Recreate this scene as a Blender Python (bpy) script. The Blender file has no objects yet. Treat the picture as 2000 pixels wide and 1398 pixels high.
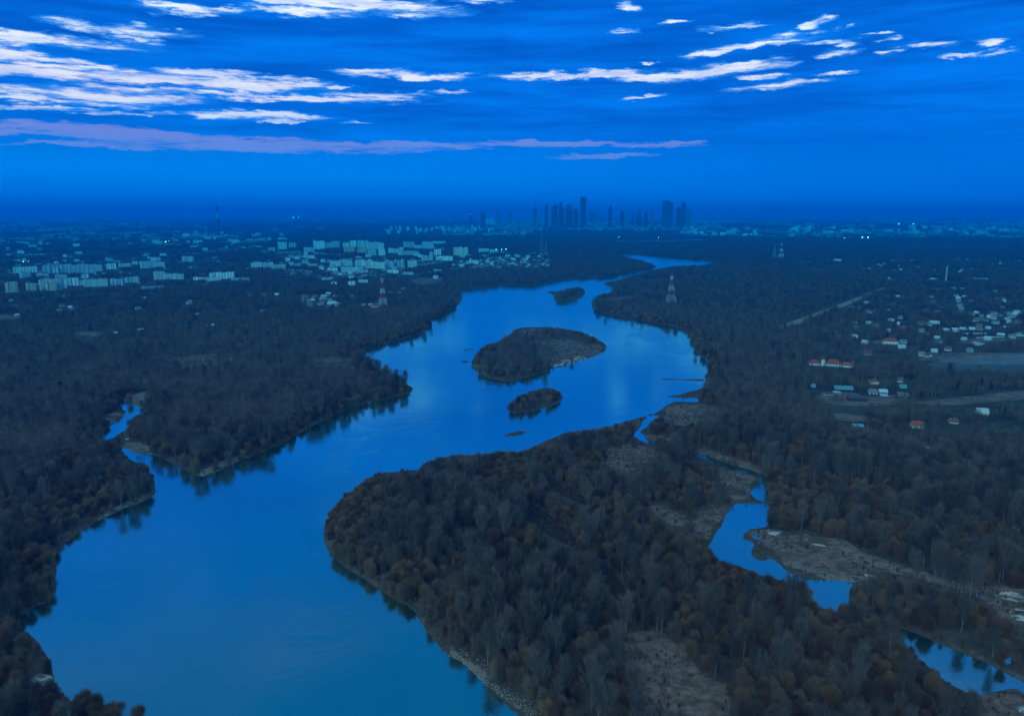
import bpy, math, random
import numpy as np
from mathutils import Vector

# ------------------------------------------------------------------ camera, sky, sun, exposure
SC = bpy.context.scene
COL = SC.collection
CAM_H = 220.0
FPX = 1450.0
PITCH = math.atan(284.0 / FPX)
cam_d = bpy.data.cameras.new('camera')
cam_d.sensor_width = 36.0
cam_d.lens = 36.0 * FPX / 2000.0
cam_d.clip_start = 1.0
cam_d.clip_end = 1.0e6
cam = bpy.data.objects.new('camera', cam_d)
cam.location = (0, 0, CAM_H)
cam.rotation_euler = (math.radians(90) - PITCH, 0, 0)
COL.objects.link(cam)
SC.camera = cam
SC.view_settings.view_transform = 'Standard'
SC.view_settings.look = 'None'
SC.view_settings.gamma = 1.0
SC.view_settings.exposure = 0.0
try:
    SC.cycles.use_denoising = True
    SC.cycles.max_bounces = 6
    SC.cycles.diffuse_bounces = 2
    SC.cycles.glossy_bounces = 3
    SC.cycles.volume_bounces = 2
    SC.cycles.sample_clamp_indirect = 4.0
except Exception:
    pass

SUN_EL, SUN_AZ = math.radians(27), math.radians(-150)     # azimuth from +Y (view direction), clockwise
sun_d = bpy.data.lights.new('sun', 'SUN')
sun_d.energy = 1.3
sun_d.angle = math.radians(30)
sun_d.color = (1.0, 0.86, 0.72)
sun = bpy.data.objects.new('sun', sun_d)
sdir = Vector((math.sin(SUN_AZ) * math.cos(SUN_EL), math.cos(SUN_AZ) * math.cos(SUN_EL), math.sin(SUN_EL)))
sun.rotation_euler = (-sdir).to_track_quat('-Z', 'Y').to_euler()
sun.location = (0, 0, 400)
COL.objects.link(sun)


def pix_dir(px, py):
    x = (np.asarray(px, float) - 1000.0) / FPX
    y = -(np.asarray(py, float) - 699.0) / FPX
    cp, sp = math.cos(PITCH), math.sin(PITCH)
    return x, cp + y * sp, -sp + y * cp


def ground_pt(px, py, z=0.0):
    dx, dy, dz = pix_dir(px, py)
    t = (z - CAM_H) / dz
    return dx * t, dy * t


def lin(r, g, b):
    f = lambda c: (c / 255 / 12.92) if c <= 10.3 else (((c / 255) + 0.055) / 1.055) ** 2.4
    return (f(r), f(g), f(b), 1.0)


class NT:
    """small helper round a node tree"""
    def __init__(self, tree):
        self.t = tree

    def new(self, typ, **kw):
        n = self.t.nodes.new(typ)
        for k, v in kw.items():
            setattr(n, k, v)
        return n

    def put(self, sock, v):
        if hasattr(v, 'is_output') or isinstance(v, bpy.types.NodeSocket):
            self.t.links.new(v, sock)
        else:
            sock.default_value = v[:3] if (sock.type == 'VECTOR' and hasattr(v, '__len__')) else v

    def math(self, op, a, b=None, c=None, clamp=False):
        n = self.new('ShaderNodeMath', operation=op, use_clamp=clamp)
        self.put(n.inputs[0], a)
        if b is not None:
            self.put(n.inputs[1], b)
        if c is not None:
            self.put(n.inputs[2], c)
        return n.outputs[0]

    def mix(self, fac, a, b, blend='MIX'):
        n = self.new('ShaderNodeMix', data_type='RGBA', blend_type=blend)
        self.put(n.inputs[0], fac)
        self.put(n.inputs[6], a)
        self.put(n.inputs[7], b)
        return n.outputs[2]

    def smooth(self, v, lo, hi):
        n = self.new('ShaderNodeMapRange', interpolation_type='SMOOTHSTEP')
        self.put(n.inputs[0], v)
        n.inputs[1].default_value = lo
        n.inputs[2].default_value = hi
        return n.outputs[0]

    def noise(self, vec, scale, detail=3.0, rough=0.55, dist=0.0, out=0):
        n = self.new('ShaderNodeTexNoise')
        self.put(n.inputs['Vector'], vec)
        n.inputs['Scale'].default_value = scale
        n.inputs['Detail'].default_value = detail
        n.inputs['Roughness'].default_value = rough
        n.inputs['Distortion'].default_value = dist
        return n.outputs[out]

    def mapping(self, vec, loc=(0, 0, 0), scale=(1, 1, 1)):
        n = self.new('ShaderNodeMapping')
        self.put(n.inputs[0], vec)
        n.inputs[1].default_value = loc
        n.inputs[3].default_value = scale
        return n.outputs[0]


# streaks of bright cloud in the evening sky: photo pixel centre, half width, half height, slope, strength
STREAKS = [
    (35, 72, 190, 12, 0.0, 1.05), (150, 46, 50, 14, 0.05, 1.0), (270, 60, 100, 10, 0.0, 0.95), (255, 77, 40, 6, 0.0, 0.9),
    (10, 104, 80, 18, 0.05, 1.0), (90, 118, 70, 7, 0.0, 0.95), (90, 139, 170, 13, 0.0, 1.1), (300, 152, 190, 14, 0.0, 1.1), (440, 162, 180, 13, 0.0, 1.1), (400, 142, 80, 8, 0.0, 0.95),
    (560, 154, 60, 5, 0.0, 0.95), (180, 186, 180, 12, 0.0, 1.05), (480, 188, 330, 8, 0.0, 1.05), (740, 185, 120, 7, -0.01, 1.05), (60, 192, 120, 8, 0.0, 1.0), (210, 203, 80, 6, 0.0, 0.95),
    (505, 226, 130, 8, 0.0, 1.0), (60, 211, 70, 5, 0.0, 0.95), (230, 218, 90, 4, 0.0, 0.9), (780, 146, 130, 8, 0.02, 1.05), (690, 8, 200, 17, 0.03, 1.15), (590, 22, 120, 8, 0.0, 1.0), (540, 0, 60, 8, 0.0, 1.0),
    (360, 17, 80, 10, 0.0, 1.0), (300, 10, 24, 14, 0.1, 0.95), (440, 19, 34, 4, 0.0, 0.9), (1110, 148, 170, 8, -0.02, 1.05), (1220, 146, 80, 6, 0.0, 1.0),
    (1330, 148, 130, 11, -0.02, 1.15), (1430, 136, 110, 11, -0.05, 1.05), (1440, 124, 90, 6, -0.05, 1.0), (1480, 88, 110, 6, -0.05, 1.05), (1520, 74, 50, 7, -0.1, 1.0), (1390, 104, 60, 5, -0.08, 0.95), (1610, 84, 60, 6, 0.0, 1.0),
    (1655, 88, 30, 7, 0.0, 0.95), (1480, 150, 60, 5, 0.0, 0.95), (1520, 168, 100, 6, -0.06, 1.0), (1810, 89, 46, 7, 0.0, 1.0), (1925, 85, 28, 7, 0.0, 0.95), (1965, 99, 24, 5, 0.0, 0.95),
    (1255, 189, 36, 4, -0.04, 0.95), (1230, 10, 36, 9, 0.1, 0.95), (1440, 52, 60, 6, 0.04, 0.95), (1595, 44, 24, 8, 0.0, 0.95), (885, 180, 50, 4, -0.03, 0.95), (940, 2, 60, 5, 0.0, 0.95),
    (1225, 61, 26, 5, 0.0, 0.9), (1320, 42, 30, 4, 0.0, 0.95), (1600, 62, 26, 4, 0.0, 0.95), (1626, 57, 26, 4, 0.0, 0.9), (1712, 67, 36, 4, 0.0, 0.95), (1735, 78, 18, 4, 0.0, 0.9), (1640, 104, 36, 6, -0.03, 0.95),
    (1735, 103, 18, 5, 0.0, 0.9), (1645, 142, 36, 3, -0.03, 0.95), (1880, 108, 40, 3, 0.0, 0.9), (660, 170, 30, 4, -0.02, 0.95), (700, 240, 46, 3, 0.0, 0.95), (560, 235, 60, 3, 0.0, 0.95), (1267, 124, 16, 3, 0.0, 0.9),
]
LOW_STREAKS = [(200, 258, 260, 11, 0.03, 1.1), (90, 260, 130, 8, 0.02, 1.0), (520, 285, 330, 13, 0.0, 1.1), (380, 272, 200, 8, 0.02, 1.05), (760, 284, 220, 7, 0.0, 1.0), (1080, 281, 190, 6, 0.0, 1.1), (1250, 283, 140, 4, 0.01, 1.0), (1180, 305, 110, 6, -0.03, 1.0), (200, 284, 160, 4, 0.0, 1.0)]


def pix_azel(px, py):
    x, y, z = pix_dir(px, py)
    return math.atan2(x, y), math.atan2(z, math.hypot(x, y))


def make_world():
    w = bpy.data.worlds.new('World')
    SC.world = w
    w.use_nodes = True
    w.node_tree.nodes.clear()
    N = NT(w.node_tree)
    tc = N.new('ShaderNodeTexCoord')
    sep = N.new('ShaderNodeSeparateXYZ')
    N.put(sep.inputs[0], tc.outputs['Generated'])
    X, Y, Z = sep.outputs
    az = N.math('ARCTAN2', X, Y)
    el = N.math('ARCSINE', Z)
    comb = N.new('ShaderNodeCombineXYZ')
    N.put(comb.inputs[0], az); N.put(comb.inputs[1], el)
    AE = comb.outputs[0]
    # ragged edges
    w1 = N.noise(N.mapping(AE, scale=(14, 60, 1)), 1.0, 6.0, 0.62)
    w2 = N.noise(N.mapping(AE, (7.3, 1.1, 0), (40, 170, 1)), 1.0, 4.0, 0.6)
    warp = N.math('ADD', N.math('MULTIPLY', N.math('SUBTRACT', w1, 0.5), 0.020),
                  N.math('MULTIPLY', N.math('SUBTRACT', w2, 0.5), 0.012))
    elw = N.math('ADD', el, warp)
    azw = N.math('ADD', az, N.math('MULTIPLY', N.math('SUBTRACT', w1, 0.5), 0.10))

    def accum(lst):
        tot = None
        for (px, py, hw, hh, sl, st) in lst:
            a, e = pix_azel(px, py)
            u = N.math('MULTIPLY', N.math('SUBTRACT', azw, a), FPX / hw)
            v = N.math('MULTIPLY', N.math('SUBTRACT', N.math('MULTIPLY_ADD', azw, sl, elw), e + a * sl), FPX / hh)
            r2 = N.math('MULTIPLY_ADD', u, u, N.math('MULTIPLY', v, v))
            f = N.math('MULTIPLY_ADD', r2, -0.75 * st, st)
            tot = f if tot is None else N.math('MAXIMUM', tot, f)
        return N.math('MAXIMUM', tot, 0.0)
    s_hi = accum(STREAKS)
    s_lo = accum(LOW_STREAKS)
    f1 = N.noise(N.mapping(AE, (3.1, 9.2, 0), (9, 105, 1)), 1.0, 5.0, 0.6, 0.3)
    f2 = N.noise(N.mapping(AE, (1.3, 4.7, 0), (30, 210, 1)), 1.0, 9.0, 0.66, 0.2)
    frag = N.math('ADD', N.math('SUBTRACT', f1, 0.5), N.math('MULTIPLY', N.math('SUBTRACT', f2, 0.5), 0.80))
    band2_ = N.noise(N.mapping(AE, (8.5, 6.2, 0), (16, 120, 1)), 1.0, 4.0, 0.6, 0.3)
    hi = N.math('ADD', s_hi, N.math('MULTIPLY', N.math('MULTIPLY', frag, 2.0), N.smooth(s_hi, -0.02, 0.30)))
    m_hi = N.math('MULTIPLY', N.smooth(hi, 0.34, 0.98), N.math('MULTIPLY_ADD', N.smooth(band2_, 0.30, 0.62), 0.40, 0.60))
    m_core = N.smooth(hi, 0.50, 1.05)
    m_glow = N.smooth(hi, -0.1, 0.6)
    lo = N.math('ADD', s_lo, N.math('MULTIPLY', N.math('MULTIPLY', frag, 2.0), N.smooth(s_lo, -0.02, 0.30)))
    m_lo = N.smooth(lo, 0.12, 0.95)
    # overcast deck: soft horizontal bands
    band = N.noise(N.mapping(AE, scale=(2.6, 21, 1)), 1.0, 4.0, 0.55, 0.4)
    band2 = N.noise(N.mapping(AE, (5.5, 2.2, 0), (7, 75, 1)), 1.0, 4.0, 0.6, 0.3)
    bsum = N.math('ADD', N.math('MULTIPLY', band, 0.62), N.math('MULTIPLY', band2, 0.38))
    deck = N.mix(N.smooth(bsum, 0.36, 0.66), lin(0, 86, 198), lin(2, 124, 246))
    clear = N.mix(N.smooth(az, -0.35, 0.55), lin(0, 138, 248), lin(0, 116, 232))
    low = N.smooth(el, math.radians(2.2), math.radians(7.5))
    clear = N.mix(N.smooth(el, math.radians(0.0), math.radians(3.0)), lin(0, 122, 236), clear)
    base = N.mix(low, clear, deck)
    # deeper grey-blue deck above the photograph's upper edge, paler daylight overhead
    g1 = N.smooth(el, math.radians(15), math.radians(34))
    hn = N.noise(N.mapping(AE, (1.7, 4.0, 0), (1.6, 5.5, 1)), 1.0, 4.0, 0.55, 0.5)
    high = N.mix(N.smooth(hn, 0.44, 0.66), lin(2, 100, 168), lin(106, 114, 170))
    base = N.mix(g1, base, high)
    g2 = N.smooth(el, math.radians(42), math.radians(66))
    base = N.mix(g2, base, (0.72, 0.92, 1.06, 1))
    # the brighter western sky behind the camera
    back = N.math('MULTIPLY', N.smooth(Y, 0.05, -0.6), N.smooth(el, math.radians(60), math.radians(20)))
    base = N.mix(back, base, (0.22, 0.62, 1.15, 1))
    c = N.mix(N.math('MULTIPLY', m_glow, 0.55), base, lin(50, 152, 252))
    c = N.mix(N.math('MULTIPLY', m_lo, 0.60), c, (0.72, 0.33, 0.76, 1))
    c = N.mix(N.math('MULTIPLY', m_hi, 0.95), c, N.mix(m_core, N.mix(N.smooth(el, math.radians(7), math.radians(13)), (0.75, 0.50, 0.92, 1), (0.42, 0.56, 0.98, 1)), N.mix(N.smooth(el, math.radians(6.5), math.radians(13)), (1.7, 0.86, 1.0, 1), (1.42, 1.02, 1.08, 1))))
    # the clear sky itself behind the deck
    sky = N.new('ShaderNodeTexSky', sky_type='NISHITA')
    sky.sun_disc = False
    sky.sun_elevation = SUN_EL
    sky.sun_rotation = SUN_AZ
    tint = N.mix(1.0, sky.outputs[0], (0.0, 0.010, 0.022, 1), 'MULTIPLY')
    bg1 = N.new('ShaderNodeBackground'); N.put(bg1.inputs[0], tint); bg1.inputs[1].default_value = 0.1
    bg2 = N.new('ShaderNodeBackground'); N.put(bg2.inputs[0], c); bg2.inputs[1].default_value = 1.0
    add = N.new('ShaderNodeAddShader')
    N.put(add.inputs[0], bg1.outputs[0]); N.put(add.inputs[1], bg2.outputs[0])
    out = N.new('ShaderNodeOutputWorld')
    N.put(out.inputs[0], add.outputs[0])
    try:
        w.cycles.sampling_method = 'MANUAL'
        w.cycles.sample_map_resolution = 1024
    except Exception:
        pass


make_world()

# ------------------------------------------------------------------ helpers
RNG = np.random.default_rng(11)
random.seed(5)


def tag(o, label=None, cat=None, group=None, kind=None):
    if label: o['label'] = label
    if cat: o['category'] = cat
    if group: o['group'] = group
    if kind: o['kind'] = kind
    return o


def link(o, parent=None):
    COL.objects.link(o)
    if parent is not None:
        o.parent = parent
    return o


class MB:
    """collects vertices and faces of one mesh"""
    def __init__(self):
        self.v, self.f, self.m = [], [], []

    def add(self, verts, faces, mi=0):
        b = len(self.v)
        self.v += [tuple(p) for p in verts]
        self.f += [tuple(i + b for i in f) for f in faces]
        self.m += [mi] * len(faces)

    def box(self, x0, x1, y0, y1, z0, z1, mi=0):
        self.add([(x0, y0, z0), (x1, y0, z0), (x1, y1, z0), (x0, y1, z0), (x0, y0, z1), (x1, y0, z1), (x1, y1, z1), (x0, y1, z1)],
                 [(3, 2, 1, 0), (4, 5, 6, 7), (0, 1, 5, 4), (1, 2, 6, 5), (2, 3, 7, 6), (3, 0, 4, 7)], mi)

    def frustum(self, a, za, b, zb, n=None, mi=0):
        """loft between two rings of xy points"""
        n = len(a)
        vs = [(p[0], p[1], za) for p in a] + [(p[0], p[1], zb) for p in b]
        fs = [(i, (i + 1) % n, n + (i + 1) % n, n + i) for i in range(n)]
        fs += [tuple(range(n - 1, -1, -1)), tuple(range(n, 2 * n))]
        self.add(vs, fs, mi)

    def bar(self, p, q, r, n=4, r2=None, mi=0):
        p, q = Vector(p), Vector(q)
        d = (q - p).normalized()
        u = d.cross(Vector((0, 0, 1)) if abs(d.z) < 0.9 else Vector((1, 0, 0))).normalized()
        w = d.cross(u)
        r2 = r if r2 is None else r2
        vs = []
        for c, rr in ((p, r), (q, r2)):
            for k in range(n):
                a = 2 * math.pi * (k + 0.5) / n
                vs.append(c + u * (math.cos(a) * rr) + w * (math.sin(a) * rr))
        fs = [(k, (k + 1) % n, n + (k + 1) % n, n + k) for k in range(n)]
        fs += [tuple(range(n - 1, -1, -1)), tuple(range(n, 2 * n))]
        self.add(vs, fs, mi)

    def mesh(self, name, mats, smooth=False):
        me = bpy.data.meshes.new(name)
        me.from_pydata(self.v, [], self.f)
        for m in (mats if isinstance(mats, (list, tuple)) else [mats]):
            me.materials.append(m)
        if any(self.m):
            me.polygons.foreach_set('material_index', self.m)
        if smooth:
            me.polygons.foreach_set('use_smooth', [True] * len(self.f))
        me.update()
        return me

    def build(self, name, mats, parent=None, smooth=False):
        return link(bpy.data.objects.new(name, self.mesh(name, mats, smooth)), parent)


def empty(name, loc, rz=0.0):
    o = bpy.data.objects.new(name, None)
    o.location = loc
    o.rotation_euler = (0, 0, rz)
    o.empty_display_size = 0.1
    return link(o)


def mesh_np(name, verts, faces, mats):
    """faces: (n,k) int array"""
    me = bpy.data.meshes.new(name)
    nv, nf, k = len(verts), len(faces), faces.shape[1]
    me.vertices.add(nv)
    me.vertices.foreach_set('co', np.asarray(verts, np.float32).ravel())
    me.loops.add(nf * k)
    me.loops.foreach_set('vertex_index', np.asarray(faces, np.int32).ravel())
    me.polygons.add(nf)
    me.polygons.foreach_set('loop_start', np.arange(0, nf * k, k, dtype=np.int32))
    for m in mats:
        me.materials.append(m)
    me.update(calc_edges=True)
    return me


def attr(me, name, vals, typ='FLOAT'):
    a = me.attributes.new(name, typ, 'POINT')
    key = 'vector' if typ == 'FLOAT_VECTOR' else 'value'
    a.data.foreach_set(key, np.ascontiguousarray(vals).ravel())


_tab = np.random.default_rng(3).random((256, 256))


def vnoise(x, y):
    xi, yi = np.floor(x).astype(int), np.floor(y).astype(int)
    fx, fy = x - xi, y - yi
    fx, fy = fx * fx * (3 - 2 * fx), fy * fy * (3 - 2 * fy)
    g = lambda a, b: _tab[a & 255, b & 255]
    return (g(xi, yi) * (1 - fx) + g(xi + 1, yi) * fx) * (1 - fy) + (g(xi, yi + 1) * (1 - fx) + g(xi + 1, yi + 1) * fx) * fy


def fbm(x, y, oct=3):
    s, a, t = 0, 1.0, 0
    for k in range(oct):
        s = s + a * vnoise(x * 2 ** k + 17.3 * k, y * 2 ** k + 5.1 * k)
        t += a
        a *= 0.5
    return s / t


def chaikin(P, n=1):
    P = np.asarray(P, float)
    for _ in range(n):
        Q = np.roll(P, -1, 0)
        P = np.stack([0.75 * P + 0.25 * Q, 0.25 * P + 0.75 * Q], 1).reshape(-1, 2)
    return P


def to_world(P, z=0.0, n=1):
    P = chaikin(P, n) if n else np.asarray(P, float)
    x, y = ground_pt(P[:, 0], P[:, 1], z)
    return np.stack([x, y], 1)


def inside(poly, x, y):
    x = np.asarray(x, float); y = np.asarray(y, float)
    r = np.zeros(x.shape, bool)
    x0, x1, y0, y1 = poly[:, 0].min(), poly[:, 0].max(), poly[:, 1].min(), poly[:, 1].max()
    sel = (x >= x0) & (x <= x1) & (y >= y0) & (y <= y1)
    if not sel.any():
        return r
    xs, ys = x[sel], y[sel]
    c = np.zeros(xs.shape, bool)
    a = poly
    b = np.roll(poly, -1, 0)
    for (ax, ay), (bx, by) in zip(a, b):
        if ay == by:
            continue
        t = (ay > ys) != (by > ys)
        c ^= t & (xs < (bx - ax) * (ys - ay) / (by - ay) + ax)
    r[sel] = c
    return r


def seg_dist(polys, x, y):
    A = np.concatenate(polys)
    B = np.concatenate([np.roll(p, -1, 0) for p in polys])
    d = np.full(x.shape, 1e9)
    for i0 in range(0, len(x), 200000):
        xs, ys = x[i0:i0 + 200000], y[i0:i0 + 200000]
        best = np.full(xs.shape, 1e18)
        for (ax, ay), (bx, by) in zip(A, B):
            ex, ey = bx - ax, by - ay
            L = ex * ex + ey * ey + 1e-9
            t = np.clip(((xs - ax) * ex + (ys - ay) * ey) / L, 0, 1)
            dx, dy = xs - ax - t * ex, ys - ay - t * ey
            np.minimum(best, dx * dx + dy * dy, out=best)
        d[i0:i0 + 200000] = np.sqrt(best)
    return d


# ------------------------------------------------------------------ materials
def mat(name):
    m = bpy.data.materials.new(name)
    m.use_nodes = True
    m.node_tree.nodes.clear()
    N = NT(m.node_tree)
    out = N.new('ShaderNodeOutputMaterial')
    b = N.new('ShaderNodeBsdfPrincipled')
    N.put(out.inputs[0], b.outputs[0])
    return m, N, b, out


def plain(name, col, rough=0.8, var=0.25, scale=0.6):
    m, N, b, out = mat(name)
    tc = N.new('ShaderNodeTexCoord')
    n = N.noise(tc.outputs['Object'], scale, 4.0, 0.6)
    oi = N.new('ShaderNodeObjectInfo')
    v = N.math('ADD', N.math('MULTIPLY_ADD', n, var * 2, 1 - var), N.math('MULTIPLY_ADD', oi.outputs['Random'], 0.3, -0.15))
    mul = N.new('ShaderNodeVectorMath', operation='SCALE')
    mul.inputs[0].default_value = col[:3]
    N.put(mul.inputs['Scale'], v)
    N.put(b.inputs['Base Color'], mul.outputs[0])
    b.inputs['Roughness'].default_value = rough
    b.inputs['Specular IOR Level'].default_value = 0.25
    return m


def facade(name, wall, glass, sx=3.0, sz=2.9, win=(0.5, 0.5), stripe=None, every=3.0):
    """plastered wall with rows of windows, worked out in the block's own metres"""
    m, N, b, out = mat(name)
    tc = N.new('ShaderNodeTexCoord')
    sep = N.new('ShaderNodeSeparateXYZ')
    N.put(sep.inputs[0], tc.outputs['Object'])
    X, Y, Z = sep.outputs
    geo = N.new('ShaderNodeNewGeometry')
    sepn = N.new('ShaderNodeSeparateXYZ')
    tr = N.new('ShaderNodeVectorTransform', vector_type='NORMAL', convert_from='WORLD', convert_to='OBJECT')
    N.put(tr.inputs[0], geo.outputs['Normal'])
    N.put(sepn.inputs[0], tr.outputs[0])
    side = N.math('GREATER_THAN', N.math('ABSOLUTE', sepn.outputs[0]), 0.7)
    u = N.math('ADD', N.math('MULTIPLY', X, N.math('SUBTRACT', 1.0, side)), N.math('MULTIPLY', Y, side))
    fu = N.math('FRACT', N.math('DIVIDE', N.math('ADD', u, 900.0), sx))
    fz = N.math('FRACT', N.math('DIVIDE', Z, sz))
    wu = N.math('MULTIPLY', N.math('GREATER_THAN', fu, 0.5 - win[0] / 2), N.math('LESS_THAN', fu, 0.5 + win[0] / 2))
    wz = N.math('MULTIPLY', N.math('GREATER_THAN', fz, 0.35), N.math('LESS_THAN', fz, 0.35 + win[1]))
    wm = N.math('MULTIPLY', N.math('MULTIPLY', wu, wz), N.math('LESS_THAN', N.math('ABSOLUTE', sepn.outputs[2]), 0.5))
    base = wall
    if stripe:
        fs = N.math('FRACT', N.math('DIVIDE', N.math('ADD', u, 900.0), every * sx))
        base = N.mix(N.math('GREATER_THAN', fs, 0.55), wall, stripe)
    oi = N.new('ShaderNodeObjectInfo')
    nz = N.noise(tc.outputs['Object'], 0.25, 3.0)
    k = N.math('ADD', N.math('MULTIPLY_ADD', oi.outputs['Random'], 0.5, 0.55), N.math('MULTIPLY', nz, 0.4))
    sc = N.new('ShaderNodeVectorMath', operation='SCALE')
    N.put(sc.inputs[0], base)
    N.put(sc.inputs['Scale'], k)
    c = N.mix(wm, sc.outputs[0], glass)
    N.put(b.inputs['Base Color'], c)
    N.put(b.inputs['Roughness'], N.math('MULTIPLY_ADD', wm, -0.6, 0.8))
    return m


def twig_mat(name, a, bcol, rough=0.9):
    m, N, b, out = mat(name)
    at = N.new('ShaderNodeAttribute'); at.attribute_name = 'tint'
    oi = N.new('ShaderNodeObjectInfo')
    r = N.math('FRACT', N.math('ADD', at.outputs['Fac'], oi.outputs['Random']))
    c = N.mix(r, a, bcol)
    k = N.math('MULTIPLY_ADD', N.math('FRACT', N.math('MULTIPLY', r, 7.31)), 1.15, 0.62)
    sc = N.new('ShaderNodeVectorMath', operation='SCALE')
    N.put(sc.inputs[0], c); N.put(sc.inputs['Scale'], k)
    N.put(b.inputs['Base Color'], sc.outputs[0])
    b.inputs['Roughness'].default_value = rough
    b.inputs['Specular IOR Level'].default_value = 0.1
    return m


def lamp_mat(name, col, s):
    m = bpy.data.materials.new(name)
    m.use_nodes = True
    m.node_tree.nodes.clear()
    N = NT(m.node_tree)
    out = N.new('ShaderNodeOutputMaterial')
    e = N.new('ShaderNodeEmission')
    e.inputs[0].default_value = col
    e.inputs[1].default_value = s
    N.put(out.inputs[0], e.outputs[0])
    return m


M = {}
M['bark_pale'] = plain('pale_bark', (0.18, 0.165, 0.145), 0.9, 0.35, 1.5)
M['bark_dark'] = plain('dark_bark', (0.060, 0.050, 0.042), 0.9, 0.3, 1.5)
M['twig_grey'] = twig_mat('grey_twigs', (0.112, 0.086, 0.066, 1), (0.082, 0.070, 0.062, 1))
M['twig_brown'] = twig_mat('brown_twigs', (0.145, 0.094, 0.060, 1), (0.104, 0.078, 0.055, 1))
M['twig_orange'] = twig_mat('orange_twigs', (0.172, 0.096, 0.050, 1), (0.125, 0.080, 0.050, 1))
M['needles'] = twig_mat('pine_needles', (0.022, 0.036, 0.026, 1), (0.034, 0.046, 0.030, 1))
M['white_wall'] = plain('white_plaster', (0.58, 0.58, 0.57), 0.8, 0.12, 0.4)
M['cream_wall'] = plain('cream_plaster', (0.55, 0.50, 0.42), 0.8, 0.15, 0.4)
M['brick_wall'] = plain('brick', (0.30, 0.16, 0.11), 0.85, 0.2, 0.8)
M['red_roof'] = plain('red_tiles', (0.30, 0.060, 0.036), 0.75, 0.2, 0.7)
M['rust_roof'] = plain('rust_tiles', (0.18, 0.07, 0.05), 0.75, 0.2, 0.7)
M['grey_roof'] = plain('grey_tiles', (0.17, 0.17, 0.18), 0.7, 0.2, 0.7)
M['dark_roof'] = plain('dark_tiles', (0.06, 0.06, 0.065), 0.7, 0.2, 0.7)
M['pale_roof'] = plain('pale_sheet_roof', (0.40, 0.43, 0.46), 0.5, 0.12, 0.3)
M['teal_roof'] = plain('teal_sheet_roof', (0.07, 0.22, 0.27), 0.5, 0.12, 0.3)
M['blue_tarp'] = plain('blue_sheet', (0.10, 0.30, 0.46), 0.4, 0.15, 0.5)
M['glass'] = plain('window_glass', (0.03, 0.035, 0.04), 0.15, 0.1)
M['timber'] = plain('dark_timber', (0.05, 0.04, 0.035), 0.8)
M['concrete'] = plain('concrete', (0.32, 0.32, 0.31), 0.85, 0.15, 0.3)
M['steel'] = plain('steel', (0.17, 0.175, 0.18), 0.5, 0.1)
M['pylon_red'] = plain('red_paint', (0.40, 0.06, 0.04), 0.55, 0.1)
M['pylon_white'] = plain('white_paint', (0.52, 0.53, 0.53), 0.55, 0.08)
M['tower_dark'] = facade('dark_curtain_wall', (0.05, 0.055, 0.07, 1), (0.03, 0.035, 0.05, 1), 4, 4, (0.7, 0.5))
M['tower_stone'] = facade('grey_stone_tower', (0.16, 0.15, 0.14, 1), (0.04, 0.04, 0.05, 1), 4, 4, (0.4, 0.5))
M['f_white'] = facade('white_facade', (0.86, 0.86, 0.84, 1), (0.10, 0.11, 0.13, 1), 3.2, 2.9, (0.42, 0.40), (0.34, 0.40, 0.46, 1), 3)
M['f_grey'] = facade('grey_facade', (0.58, 0.60, 0.66, 1), (0.08, 0.09, 0.11, 1), 3.0, 2.9, (0.5, 0.42), (0.64, 0.66, 0.66, 1), 3)
M['f_blue'] = facade('blue_grey_facade', (0.34, 0.42, 0.56, 1), (0.07, 0.08, 0.11, 1), 3.0, 2.9, (0.5, 0.42), (0.38, 0.47, 0.52, 1), 5)
M['f_orange'] = facade('orange_banded_facade', (0.85, 0.42, 0.18, 1), (0.12, 0.11, 0.11, 1), 3.0, 2.9, (0.4, 0.4), (0.82, 0.74, 0.58, 1), 3)
M['f_red'] = facade('salmon_facade', (0.75, 0.26, 0.14, 1), (0.14, 0.12, 0.12, 1), 3.0, 2.9, (0.4, 0.4), (0.75, 0.42, 0.28, 1), 3)
M['f_beige'] = facade('beige_facade', (0.66, 0.64, 0.46, 1), (0.10, 0.10, 0.10, 1), 3.0, 2.9, (0.4, 0.4), (0.44, 0.46, 0.42, 1), 3)
M['lamp_white'] = lamp_mat('white_lamp', (0.85, 0.95, 1.0, 1), 14)
M['lamp_warm'] = lamp_mat('warm_lamp', (1.0, 0.62, 0.30, 1), 9)
M['lamp_red'] = lamp_mat('red_lamp', (1.0, 0.10, 0.12, 1), 9)
M['rock'] = plain('shore_rock', (0.24, 0.225, 0.21), 0.9, 0.3, 1.2)


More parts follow.
